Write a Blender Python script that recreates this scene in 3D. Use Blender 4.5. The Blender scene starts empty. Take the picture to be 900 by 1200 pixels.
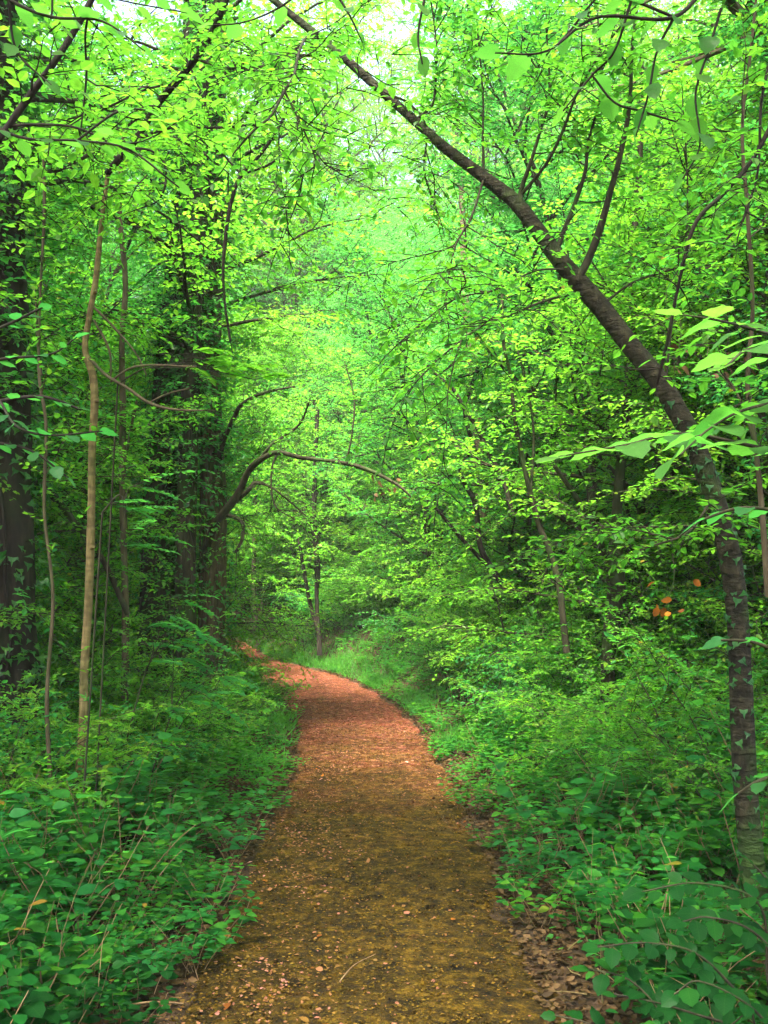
import bpy, math, random
import numpy as np
from mathutils import Vector

# ------------------------------------------------------------------ camera, world, sun, exposure
scene = bpy.context.scene
C = scene.collection
R = math.radians
FPX = 1178.0                      # focal length in pixels of the 900 x 1200 photograph
PITCH = math.atan(100 / FPX)
CAMZ = 1.6
cam_data = bpy.data.cameras.new('camera')
cam = bpy.data.objects.new('camera', cam_data)
C.objects.link(cam)
cam.location = (0, 0, CAMZ)
cam.rotation_euler = (math.pi / 2 + PITCH, 0, 0)
cam_data.sensor_fit = 'VERTICAL'
cam_data.sensor_height = 24
cam_data.lens = 24 * FPX / 1200
cam_data.clip_start = 0.05
cam_data.clip_end = 600
scene.camera = cam

SUN_EL, SUN_AZ = 68, 200          # azimuth measured from +Y (ahead) towards +X
world = bpy.data.worlds.new('World')
scene.world = world
world.use_nodes = True
wn = world.node_tree
wn.nodes.clear()
sky = wn.nodes.new('ShaderNodeTexSky')
sky.sky_type = 'NISHITA'
sky.sun_disc = False
sky.sun_elevation = R(SUN_EL)
sky.sun_rotation = R(SUN_AZ)
sky.air_density = 1.0
sky.dust_density = 6.0
sky.ozone_density = 0.6
bg = wn.nodes.new('ShaderNodeBackground')
bg.inputs[1].default_value = 0.15
wo = wn.nodes.new('ShaderNodeOutputWorld')
wn.links.new(sky.outputs[0], bg.inputs[0])
wn.links.new(bg.outputs[0], wo.inputs[0])
sd = bpy.data.lights.new('sun', 'SUN')
sd.energy = 4.0
sd.angle = R(9)
sd.color = (1.0, 0.94, 0.80)
sun = bpy.data.objects.new('sun', sd)
C.objects.link(sun)
_d = Vector((math.sin(R(SUN_AZ)) * math.cos(R(SUN_EL)), math.cos(R(SUN_AZ)) * math.cos(R(SUN_EL)), math.sin(R(SUN_EL))))
sun.rotation_euler = _d.to_track_quat('Z', 'Y').to_euler()
scene.view_settings.view_transform = 'Standard'
scene.view_settings.look = 'None'
scene.view_settings.gamma = 1
scene.view_settings.exposure = 2.88
cy = scene.cycles
cy.use_denoising = True
cy.denoising_prefilter = 'ACCURATE'
cy.max_bounces = 9
cy.diffuse_bounces = 6
cy.transmission_bounces = 8
cy.glossy_bounces = 2
cy.transparent_max_bounces = 4
cy.caustics_reflective = False
cy.caustics_refractive = False
cy.sample_clamp_indirect = 8
cy.use_adaptive_sampling = True
cy.adaptive_threshold = 0.012

rs = np.random.default_rng(7)
random.seed(7)


# ------------------------------------------------------------------ small helpers
def P(px, py, Y):
    """the point of the place that the photograph shows at (px, py), Y metres ahead"""
    rx, ru = (px - 450) / FPX, (600 - py) / FPX
    d = np.array([rx, math.cos(PITCH) - ru * math.sin(PITCH), math.sin(PITCH) + ru * math.cos(PITCH)])
    return np.array([0, 0, CAMZ]) + d * (Y / d[1])


def unit(v):
    return v / np.maximum(np.linalg.norm(v, axis=-1, keepdims=True), 1e-9)


class Geo:
    """collects polygons and builds ONE mesh"""
    def __init__(self):
        self.v, self.f, self.n = [], [], 0      # f: (faces array, material index, var array)

    def add(self, verts, faces, mat=0, var=None):
        faces = np.asarray(faces, dtype=np.int64)
        if var is None:
            var = np.full(len(faces), 0.5)
        self.v.append(np.asarray(verts, dtype=np.float32).reshape(-1, 3))
        self.f.append((faces + self.n, mat, np.asarray(var, dtype=np.float32)))
        self.n += len(self.v[-1])

    def tube(self, pts, rad, sides=8, mat=0, rough=0.0, rng=rs, var=0.5, flat_tip=False):
        pts = np.asarray(pts, float)
        rad = np.asarray(rad, float)
        n = len(pts)
        t = np.gradient(pts, axis=0)
        t = unit(t)
        ref = np.array([0, 0, 1.0]) if abs(t[0][2]) < 0.9 else np.array([1.0, 0, 0])
        u = np.cross(t[0], ref); u /= np.linalg.norm(u)
        us = [u]
        for i in range(1, n):
            u = us[-1] - t[i] * np.dot(us[-1], t[i])
            us.append(u / np.linalg.norm(u))
        us = np.array(us)
        ws = np.cross(t, us)
        a = np.linspace(0, 2 * math.pi, sides, endpoint=False)
        rr = np.repeat(rad[:, None], sides, 1)
        if rough:
            ph = rng.uniform(0, 6.28, 4)
            L = np.concatenate([[0], np.cumsum(np.linalg.norm(np.diff(pts, axis=0), axis=1))])[:, None]
            rr = rr * (1 + rough * (0.5 * np.sin(3 * a[None] + 1.3 * L + ph[0]) + 0.35 * np.sin(5 * a[None] - 2.9 * L + ph[1])
                                    + 0.4 * np.sin(7 * L + 2 * a[None] + ph[2]) + 0.5 * rng.normal(0, 0.6, rr.shape)))
        ring = pts[:, None] + rr[..., None] * (np.cos(a)[None, :, None] * us[:, None] + np.sin(a)[None, :, None] * ws[:, None])
        i, j = np.meshgrid(np.arange(n - 1), np.arange(sides), indexing='ij')
        j2 = (j + 1) % sides
        q = np.stack([i * sides + j, i * sides + j2, (i + 1) * sides + j2, (i + 1) * sides + j], -1).reshape(-1, 4)
        self.add(ring, q, mat, np.full(len(q), var))
        for e, flip in ((0, 1), (n - 1, 0)):            # close both ends
            c = np.vstack([ring[e], pts[e][None]])
            k = np.arange(sides)
            tr = np.stack([k, (k + 1) % sides, np.full(sides, sides)], -1)
            self.add(c, tr[:, ::-1] if flip else tr, mat, np.full(sides, var))

    def tubes(self, pts, rad, sides=3, mat=0):
        """a batch of thin tubes, pts (N, K, 3), rad (N, K)"""
        N, K, _ = pts.shape
        if N == 0:
            return
        t = unit(np.gradient(pts, axis=1))
        ref = np.where(np.abs(t[..., 2:3]) < 0.8, np.array([0, 0, 1.0]), np.array([1.0, 0, 0]))
        u = unit(np.cross(t, ref))
        w = np.cross(t, u)
        a = np.arange(sides) * 2 * math.pi / sides
        ring = pts[:, :, None] + rad[:, :, None, None] * (np.cos(a)[:, None] * u[:, :, None] + np.sin(a)[:, None] * w[:, :, None])
        i, j = np.meshgrid(np.arange(K - 1), np.arange(sides), indexing='ij')
        j2 = (j + 1) % sides
        q = np.stack([i * sides + j, i * sides + j2, (i + 1) * sides + j2, (i + 1) * sides + j], -1).reshape(-1, 4)
        q = (np.arange(N)[:, None, None] * K * sides + q).reshape(-1, 4)
        self.add(ring, q, mat)

    def leaves(self, tpl, pos, yd, nr, size, mat=0, var=None, wid=None):
        """copies of the leaf template at pos, pointing along yd, facing nr"""
        tv, tf = tpl
        N = len(pos)
        if N == 0:
            return
        yd = unit(yd)
        x = unit(np.cross(yd, nr))
        z = np.cross(x, yd)
        size = np.broadcast_to(np.asarray(size, float), (N,))
        sx = size if wid is None else size * wid
        v = pos[:, None] + (tv[None, :, 0:1] * x[:, None] * sx[:, None, None]
                            + (tv[None, :, 1:2] * yd[:, None] + tv[None, :, 2:3] * z[:, None]) * size[:, None, None])
        if var is None:
            var = rs.random(N)
        f = (np.arange(N)[:, None, None] * len(tv) + tf[None]).reshape(-1, tf.shape[1])
        self.add(v, f, mat, np.repeat(var, len(tf)))

    def mesh(self, name, mats, smooth=True):
        me = bpy.data.meshes.new(name)
        v = np.concatenate(self.v)
        lt = np.concatenate([np.full(len(f), f.shape[1], np.int32) for f, m, a in self.f])
        li = np.concatenate([f.ravel() for f, m, a in self.f]).astype(np.int32)
        mi = np.concatenate([np.full(len(f), m, np.int32) for f, m, a in self.f])
        va = np.concatenate([a for f, m, a in self.f])
        ls = np.concatenate([[0], np.cumsum(lt)[:-1]]).astype(np.int32)
        me.vertices.add(len(v)); me.vertices.foreach_set('co', v.ravel())
        me.loops.add(len(li)); me.loops.foreach_set('vertex_index', li)
        me.polygons.add(len(lt)); me.polygons.foreach_set('loop_start', ls); me.polygons.foreach_set('loop_total', lt)
        for m in mats:
            me.materials.append(m)
        me.polygons.foreach_set('material_index', mi)
        me.polygons.foreach_set('use_smooth', np.full(len(lt), smooth))
        at = me.attributes.new('var', 'FLOAT', 'FACE')
        at.data.foreach_set('value', va)
        me.update(calc_edges=True)
        return me

    def build(self, name, mats, parent=None, smooth=True):
        o = bpy.data.objects.new(name, self.mesh(name, mats, smooth))
        C.objects.link(o)
        if parent:
            o.parent = parent
        return o


def tag(o, label=None, cat=None, group=None, kind=None):
    for k, val in (('label', label), ('category', cat), ('group', group), ('kind', kind)):
        if val:
            o[k] = val
    return o


def empty(name, loc=(0, 0, 0), rz=0, scale=1):
    o = bpy.data.objects.new(name, None)
    C.objects.link(o)
    o.location = loc
    o.rotation_euler = (0, 0, rz)
    o.scale = (scale,) * 3
    o.empty_display_size = 0.2
    return o


def child(name, me, parent):
    o = bpy.data.objects.new(name, me)
    C.objects.link(o)
    o.parent = parent
    return o


def copy_tree(o, parent=None):
    c = o.copy()
    C.objects.link(c)
    c.parent = parent
    for ch in list(o.children):
        copy_tree(ch, c)
    return c


def spline(pts, n):
    """Catmull-Rom through rows of numbers"""
    p = np.asarray(pts, float)
    p = np.vstack([2 * p[0] - p[1], p, 2 * p[-1] - p[-2]])
    out = []
    m = len(p) - 3
    for s in np.linspace(0, m - 1e-6, n):
        i = int(s); t = s - i
        a, b, c, d = p[i:i + 4]
        out.append(0.5 * ((2 * b) + (-a + c) * t + (2 * a - 5 * b + 4 * c - d) * t * t + (-a + 3 * b - 3 * c + d) * t ** 3))
    return np.array(out)


# ------------------------------------------------------------------ materials
def mat(name):
    m = bpy.data.materials.new(name)
    m.use_nodes = True
    m.node_tree.nodes.clear()
    return m, m.node_tree.nodes, m.node_tree.links


def ramp(N, stops):
    r = N.new('ShaderNodeValToRGB')
    e = r.color_ramp.elements
    while len(e) < len(stops):
        e.new(0.5)
    for k, (p, c) in enumerate(stops):
        e[k].position = p
        e[k].color = (*c, 1)
    return r


def leaf_mat(name, refl, trans, rough=0.42, tmix=0.5, spec=.10):
    """thin leaf: a reflecting face and light shining through; refl/trans are ramps over each leaf's own number"""
    m, N, L = mat(name)
    at = N.new('ShaderNodeAttribute'); at.attribute_name = 'var'
    oi = N.new('ShaderNodeObjectInfo')
    mm = N.new('ShaderNodeMath'); mm.operation = 'MULTIPLY_ADD'
    L.new(oi.outputs['Random'], mm.inputs[0]); mm.inputs[1].default_value = 0.45
    L.new(at.outputs['Fac'], mm.inputs[2])
    m2 = N.new('ShaderNodeMath'); m2.operation = 'MULTIPLY'
    L.new(mm.outputs[0], m2.inputs[0]); m2.inputs[1].default_value = 0.70
    r1, r2 = ramp(N, refl), ramp(N, trans)
    L.new(m2.outputs[0], r1.inputs[0]); L.new(m2.outputs[0], r2.inputs[0])
    tc = N.new('ShaderNodeTexCoord')
    no = N.new('ShaderNodeTexNoise'); no.inputs['Scale'].default_value = 45; no.inputs['Detail'].default_value = 2
    L.new(tc.outputs['Object'], no.inputs['Vector'])
    va = N.new('ShaderNodeMapRange'); va.inputs['To Min'].default_value = 0.6; va.inputs['To Max'].default_value = 1.35
    L.new(no.outputs['Fac'], va.inputs['Value'])
    outs = []
    for r in (r1, r2):
        x = N.new('ShaderNodeMix'); x.data_type = 'RGBA'; x.blend_type = 'MULTIPLY'
        x.inputs['Factor'].default_value = 1
        L.new(r.outputs[0], x.inputs['A']); L.new(va.outputs[0], x.inputs['B'])
        outs.append(x.outputs['Result'])
    bs = N.new('ShaderNodeBsdfPrincipled')
    bs.inputs['Roughness'].default_value = rough
    bs.inputs['Specular IOR Level'].default_value = spec
    L.new(outs[0], bs.inputs['Base Color'])
    tr = N.new('ShaderNodeBsdfTranslucent')
    L.new(outs[1], tr.inputs['Color'])
    mx = N.new('ShaderNodeMixShader'); mx.inputs[0].default_value = tmix
    L.new(bs.outputs[0], mx.inputs[1]); L.new(tr.outputs[0], mx.inputs[2])
    o = N.new('ShaderNodeOutputMaterial')
    L.new(mx.outputs[0], o.inputs['Surface'])
    return m


def veined(m, strength=.5):
    """pale midrib and side veins on the single big leaves (object space: x across, y along)"""
    N, L = m.node_tree.nodes, m.node_tree.links
    tc = N.new('ShaderNodeTexCoord'); sp = N.new('ShaderNodeSeparateXYZ'); L.new(tc.outputs['Object'], sp.inputs[0])

    def mth(op, a, b=None, c=None):
        n = N.new('ShaderNodeMath'); n.operation = op
        for k, q in enumerate((a, b, c)):
            if q is None:
                continue
            if isinstance(q, (int, float)):
                n.inputs[k].default_value = q
            else:
                L.new(q, n.inputs[k])
        return n.outputs[0]
    ax = mth('ABSOLUTE', sp.outputs['X'])
    fr = mth('FRACT', mth('MULTIPLY', mth('SUBTRACT', sp.outputs['Y'], mth('MULTIPLY', ax, .75)), 8.0))
    side = mth('LESS_THAN', fr, .13)
    mid = mth('LESS_THAN', ax, .012)
    v = mth('MULTIPLY', mth('MAXIMUM', mid, mth('MULTIPLY', side, .6)), strength)
    for nd in [n for n in N if n.type == 'BSDF_PRINCIPLED' or n.type == 'BSDF_TRANSLUCENT']:
        soc = nd.inputs['Base Color'] if nd.type == 'BSDF_PRINCIPLED' else nd.inputs['Color']
        src = soc.links[0].from_socket
        mx = N.new('ShaderNodeMix'); mx.data_type = 'RGBA'
        L.new(v, mx.inputs['Factor']); L.new(src, mx.inputs['A']); mx.inputs['B'].default_value = (.10, .26, .04, 1)
        L.new(mx.outputs['Result'], soc)
    bp = N.new('ShaderNodeBump'); bp.inputs['Strength'].default_value = .5; bp.inputs['Distance'].default_value = .004; bp.invert = True
    L.new(v, bp.inputs['Height'])
    for nd in N:
        if nd.type == 'BSDF_PRINCIPLED':
            L.new(bp.outputs[0], nd.inputs['Normal'])
    return m


G = lambda r, g, b: (r, g, b)
M = {}
M['leaf'] = leaf_mat('spring_leaf',
    [(0, G(.020, .090, .018)), (.35, G(.042, .142, .016)), (.7, G(.082, .18, .014)), (.93, G(.14, .19, .016)), (1, G(.30, .20, .03))],
    [(0, G(.09, .42, .04)), (.45, G(.18, .57, .035)), (1, G(.32, .68, .035))], tmix=.54, spec=.15, rough=.38)
M['leaf_cool'] = leaf_mat('bluish_leaf',
    [(0, G(.010, .100, .028)), (.6, G(.022, .155, .030)), (1, G(.05, .19, .02))],
    [(0, G(.07, .44, .075)), (1, G(.17, .60, .06))], rough=.38, tmix=.5, spec=.15)
M['herb'] = leaf_mat('herb_leaf',
    [(0, G(.004, .050, .008)), (.3, G(.008, .092, .014)), (.6, G(.026, .140, .016)), (.85, G(.05, .18, .012)), (.95, G(.09, .19, .015)), (1, G(.24, .13, .02))],
    [(0, G(.04, .28, .03)), (1, G(.18, .56, .035))], rough=.5, tmix=.42)
M['ivy'] = leaf_mat('ivy_leaf',
    [(0, G(.012, .060, .014)), (.6, G(.022, .10, .020)), (1, G(.055, .15, .022))],
    [(0, G(.03, .25, .03)), (1, G(.10, .42, .04))], rough=.33, tmix=.35, spec=.25)
M['grass'] = leaf_mat('verge_grass',
    [(0, G(.03, .15, .025)), (1, G(.07, .20, .03))], [(0, G(.10, .48, .05)), (1, G(.22, .60, .06))], tmix=.45)
M['dead'] = leaf_mat('withered_leaf',
    [(0, G(.06, .022, .006)), (.5, G(.16, .05, .010)), (.8, G(.34, .11, .012)), (1, G(.50, .24, .02))],
    [(0, G(.25, .08, .02)), (1, G(.7, .25, .04))], rough=.6, tmix=.3)
M['litter'] = leaf_mat('fallen_leaf',
    [(0, G(.035, .018, .005)), (.3, G(.10, .058, .010)), (.55, G(.17, .085, .018)), (.72, G(.26, .10, .06)), (.88, G(.42, .20, .16)), (1, G(.42, .05, .02))],
    [(0, G(.10, .05, .01)), (1, G(.3, .12, .03))], rough=.55, tmix=.12)
M['litter_dark'] = leaf_mat('old_leaf_carpet',
    [(0, G(.020, .012, .005)), (.4, G(.060, .034, .013)), (.7, G(.11, .062, .026)), (1, G(.19, .10, .05))],
    [(0, G(.10, .05, .01)), (1, G(.2, .1, .03))], rough=.6, tmix=.1)
M['litter_olive'] = leaf_mat('olive_leaf_scrap',
    [(0, G(.022, .014, .002)), (.4, G(.07, .045, .003)), (.7, G(.13, .075, .006)), (1, G(.22, .11, .02))],
    [(0, G(.10, .05, .01)), (1, G(.2, .1, .01))], rough=.6, tmix=.08)


M['leaf_big'] = veined(leaf_mat('broad_veined_leaf', [(0, G(.030, .115, .026)), (.6, G(.055, .16, .028)), (1, G(.09, .19, .03))],
    [(0, G(.11, .48, .06)), (1, G(.24, .62, .05))], tmix=.5, spec=.15))
M['leaf_cool_big'] = veined(leaf_mat('broad_bluish_leaf', [(0, G(.018, .11, .038)), (1, G(.05, .17, .04))],
    [(0, G(.06, .44, .08)), (1, G(.15, .58, .07))], tmix=.46, spec=.15))
M['herb_big'] = veined(leaf_mat('broad_shaded_leaf', [(0, G(.003, .026, .005)), (.5, G(.005, .045, .008)), (1, G(.012, .07, .008))],
    [(0, G(.01, .14, .015)), (1, G(.04, .26, .02))], tmix=.32, spec=.05), .12)  # shade of the bottom right corner is put into this darkened leaf colour


def bark_mat(name, dark, mid, light, moss=0.0, sx=9, sz=2.2, bump=.6, bands=0.0):
    m, N, L = mat(name)
    tc = N.new('ShaderNodeTexCoord')
    mp = N.new('ShaderNodeMapping'); mp.inputs['Scale'].default_value = (sx, sx, sz)
    L.new(tc.outputs['Object'], mp.inputs['Vector'])
    n1 = N.new('ShaderNodeTexNoise'); n1.inputs['Scale'].default_value = 2.2; n1.inputs['Detail'].default_value = 8; n1.inputs['Roughness'].default_value = .7
    L.new(mp.outputs[0], n1.inputs['Vector'])
    r = ramp(N, [(.32, dark), (.52, mid), (.72, light)])
    L.new(n1.outputs['Fac'], r.inputs[0])
    n2 = N.new('ShaderNodeTexNoise'); n2.inputs['Scale'].default_value = 3.1; n2.inputs['Detail'].default_value = 5
    L.new(tc.outputs['Object'], n2.inputs['Vector'])
    mr = N.new('ShaderNodeMapRange'); mr.inputs['From Min'].default_value = .5; mr.inputs['From Max'].default_value = .68; mr.inputs['To Max'].default_value = moss
    L.new(n2.outputs['Fac'], mr.inputs['Value'])
    mx = N.new('ShaderNodeMix'); mx.data_type = 'RGBA'
    L.new(mr.outputs[0], mx.inputs['Factor']); L.new(r.outputs[0], mx.inputs['A']); mx.inputs['B'].default_value = (.035, .07, .012, 1)
    col = mx.outputs['Result']
    h = n1.outputs['Fac']
    if bands:
        mb = N.new('ShaderNodeMapping'); mb.inputs['Scale'].default_value = (7, 7, 24); mb.inputs['Rotation'].default_value = (0, R(-32), 0)
        L.new(tc.outputs['Object'], mb.inputs['Vector'])
        nb = N.new('ShaderNodeTexNoise'); nb.inputs['Scale'].default_value = 1.0; nb.inputs['Detail'].default_value = 4
        L.new(mb.outputs[0], nb.inputs['Vector'])
        rb = N.new('ShaderNodeMapRange'); rb.inputs['From Min'].default_value = .44; rb.inputs['From Max'].default_value = .58
        rb.inputs['To Min'].default_value = 1 - bands; rb.inputs['To Max'].default_value = 1.25
        L.new(nb.outputs['Fac'], rb.inputs['Value'])
        m3 = N.new('ShaderNodeMix'); m3.data_type = 'RGBA'; m3.blend_type = 'MULTIPLY'; m3.inputs['Factor'].default_value = 1
        L.new(col, m3.inputs['A']); L.new(rb.outputs[0], m3.inputs['B'])
        col = m3.outputs['Result']
        ad = N.new('ShaderNodeMath'); ad.operation = 'ADD'
        L.new(h, ad.inputs[0]); L.new(rb.outputs[0], ad.inputs[1])
        h = ad.outputs[0]
    bs = N.new('ShaderNodeBsdfPrincipled'); bs.inputs['Roughness'].default_value = .85; bs.inputs['Specular IOR Level'].default_value = .2
    L.new(col, bs.inputs['Base Color'])
    bp = N.new('ShaderNodeBump'); bp.inputs['Strength'].default_value = bump; bp.inputs['Distance'].default_value = .02
    L.new(h, bp.inputs['Height']); L.new(bp.outputs[0], bs.inputs['Normal'])
    o = N.new('ShaderNodeOutputMaterial'); L.new(bs.outputs[0], o.inputs['Surface'])
    return m


M['bark'] = bark_mat('dark_bark', G(.012, .010, .006), G(.034, .029, .015), G(.070, .060, .032), moss=.7)
M['bark_lean'] = bark_mat('banded_bark', G(.008, .006, .003), G(.022, .018, .009), G(.052, .042, .022), moss=.8, sx=16, sz=7, bump=.9, bands=.3)
M['bark_pale'] = bark_mat('pale_smooth_bark', G(.09, .062, .024), G(.16, .115, .045), G(.24, .18, .08), moss=.45, sx=20, sz=4, bump=.35, bands=.2)
M['bark_grey'] = bark_mat('greyish_bark', G(.03, .023, .012), G(.075, .056, .030), G(.14, .11, .06), moss=.6)
M['bark_black'] = bark_mat('blackish_twig_bark', G(.008, .006, .004), G(.020, .014, .010), G(.045, .032, .022), moss=.2, bump=.3)
M['bark_tan'] = bark_mat('tan_twig_bark', G(.10, .055, .025), G(.20, .12, .06), G(.30, .20, .11), moss=.1, bump=.3)


def ground_mat():
    m, N, L = mat('forest_soil')
    tc = N.new('ShaderNodeTexCoord')
    n1 = N.new('ShaderNodeTexNoise'); n1.inputs['Scale'].default_value = 9; n1.inputs['Detail'].default_value = 9; n1.inputs['Roughness'].default_value = .75
    L.new(tc.outputs['Object'], n1.inputs['Vector'])
    r = ramp(N, [(.33, G(.014, .010, .006)), (.5, G(.045, .028, .016)), (.64, G(.095, .055, .032)), (.8, G(.16, .10, .06))])
    L.new(n1.outputs['Fac'], r.inputs[0])
    bs = N.new('ShaderNodeBsdfPrincipled'); bs.inputs['Roughness'].default_value = .95; bs.inputs['Specular IOR Level'].default_value = .1
    L.new(r.outputs[0], bs.inputs['Base Color'])
    bp = N.new('ShaderNodeBump'); bp.inputs['Strength'].default_value = .9; bp.inputs['Distance'].default_value = .04
    L.new(n1.outputs['Fac'], bp.inputs['Height']); L.new(bp.outputs[0], bs.inputs['Normal'])
    o = N.new('ShaderNodeOutputMaterial'); L.new(bs.outputs[0], o.inputs['Surface'])
    return m


def path_mat():
    """trodden earth: olive on the near stretch, reddish further on"""
    m, N, L = mat('trodden_path_earth')
    tc = N.new('ShaderNodeTexCoord')
    sp = N.new('ShaderNodeSeparateXYZ'); L.new(tc.outputs['Object'], sp.inputs[0])

    def noise(s, d, ro=.6, vec=None):
        n = N.new('ShaderNodeTexNoise'); n.inputs['Scale'].default_value = s; n.inputs['Detail'].default_value = d; n.inputs['Roughness'].default_value = ro
        L.new(vec or tc.outputs['Object'], n.inputs['Vector'])
        return n.outputs['Fac']
    fine = noise(70, 6, .8)
    mid = noise(14, 5, .65)
    big = noise(1.6, 5, .7)
    add = N.new('ShaderNodeMath'); add.operation = 'MULTIPLY_ADD'
    L.new(mid, add.inputs[0]); add.inputs[1].default_value = .5
    h2 = N.new('ShaderNodeMath'); h2.operation = 'MULTIPLY'; L.new(fine, h2.inputs[0]); h2.inputs[1].default_value = .55
    L.new(h2.outputs[0], add.inputs[2])
    olive = ramp(N, [(.42, G(.005, .0028, .0002)), (.48, G(.028, .015, .0004)), (.55, G(.066, .036, .0008)), (.64, G(.17, .092, .004))])
    red = ramp(N, [(.42, G(.03, .007, .001)), (.48, G(.088, .018, .004)), (.55, G(.145, .032, .014)), (.64, G(.38, .16, .13))])
    L.new(add.outputs[0], olive.inputs[0]); L.new(add.outputs[0], red.inputs[0])
    # share of the reddish tone grows along the path and comes in patches
    y = N.new('ShaderNodeMapRange'); y.inputs['From Min'].default_value = 5.5; y.inputs['From Max'].default_value = 15
    y.inputs['To Min'].default_value = -.24; y.inputs['To Max'].default_value = .46
    L.new(sp.outputs['Y'], y.inputs['Value'])
    a2 = N.new('ShaderNodeMath'); a2.operation = 'ADD'; L.new(y.outputs[0], a2.inputs[0]); L.new(big, a2.inputs[1])
    f = N.new('ShaderNodeMapRange'); f.inputs['From Min'].default_value = .38; f.inputs['From Max'].default_value = .85
    L.new(a2.outputs[0], f.inputs['Value'])
    dk = N.new('ShaderNodeMapRange'); dk.inputs['From Min'].default_value = .42; dk.inputs['From Max'].default_value = .6
    dk.inputs['To Min'].default_value = .55; dk.inputs['To Max'].default_value = 1.15
    L.new(noise(3.3, 6, .75), dk.inputs['Value'])
    mx = N.new('ShaderNodeMix'); mx.data_type = 'RGBA'
    L.new(f.outputs[0], mx.inputs['Factor']); L.new(olive.outputs[0], mx.inputs['A']); L.new(red.outputs[0], mx.inputs['B'])
    bs = N.new('ShaderNodeBsdfPrincipled'); bs.inputs['Roughness'].default_value = .85; bs.inputs['Specular IOR Level'].default_value = .15
    m4 = N.new('ShaderNodeMix'); m4.data_type = 'RGBA'; m4.blend_type = 'MULTIPLY'; m4.inputs['Factor'].default_value = 1
    L.new(mx.outputs['Result'], m4.inputs['A']); L.new(dk.outputs[0], m4.inputs['B'])
    L.new(m4.outputs['Result'], bs.inputs['Base Color'])
    bp = N.new('ShaderNodeBump'); bp.inputs['Strength'].default_value = 1; bp.inputs['Distance'].default_value = .03
    L.new(add.outputs[0], bp.inputs['Height']); L.new(bp.outputs[0], bs.inputs['Normal'])
    o = N.new('ShaderNodeOutputMaterial'); L.new(bs.outputs[0], o.inputs['Surface'])
    return m


M['ground'] = ground_mat()
M['path'] = path_mat()
M['stone'] = bark_mat('pale_stone', G(.35, .36, .34), G(.55, .56, .54), G(.7, .7, .68), moss=.2, sx=5, sz=5, bump=.4)

# ------------------------------------------------------------------ terrain and path
PY = np.array([-6, 0, 3.8, 4.7, 6.3, 9.4, 12.6, 15.7, 18.8, 22, 25, 28, 31, 35])
PX = np.array([-.1, -.1, -.11, -.1, -.1, -.12, -.32, -.72, -1.36, -2.25, -3.2, -4.6, -6.6, -10])
PW = np.array([.75, .75, .76, .75, .76, .74, .78, .86, .95, .95, .85, .8, .8, .8])
path_x = lambda y: np.interp(y, PY, PX)
path_w = lambda y: np.interp(y, PY, PW)


def sm(x, a, b):
    t = np.clip((x - a) / (b - a), 0, 1)
    return t * t * (3 - 2 * t)


def height(x, y):
    x = np.asarray(x, float); y = np.asarray(y, float)
    d = x - path_x(y)
    w = path_w(y)
    bank = sm(y, 3, 10) * .30 + sm(y, 10, 15) * .55
    r = sm(d - w, .05, 1.5) * bank + np.clip(d - w - 1.2, 0, 40) * .055 * (1 + sm(y, 8, 16))
    l = sm(-d - w, .0, .9) * .07 + np.clip(-d - w - 1.5, 0, 40) * .02
    far = sm(y, 25, 46) * 5.5 * (1 - .6 * sm(-d, 3, 9) * (1 - sm(y, 30, 40)))
    bumps = .035 * np.sin(1.7 * x + .6 * y) * np.cos(1.3 * y - .8 * x) + .02 * np.sin(4.1 * x) * np.sin(3.7 * y + 1)
    out = sm(np.abs(d) - w, 0, .4)
    return np.where(d > 0, r, l) + far + bumps * out


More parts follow.
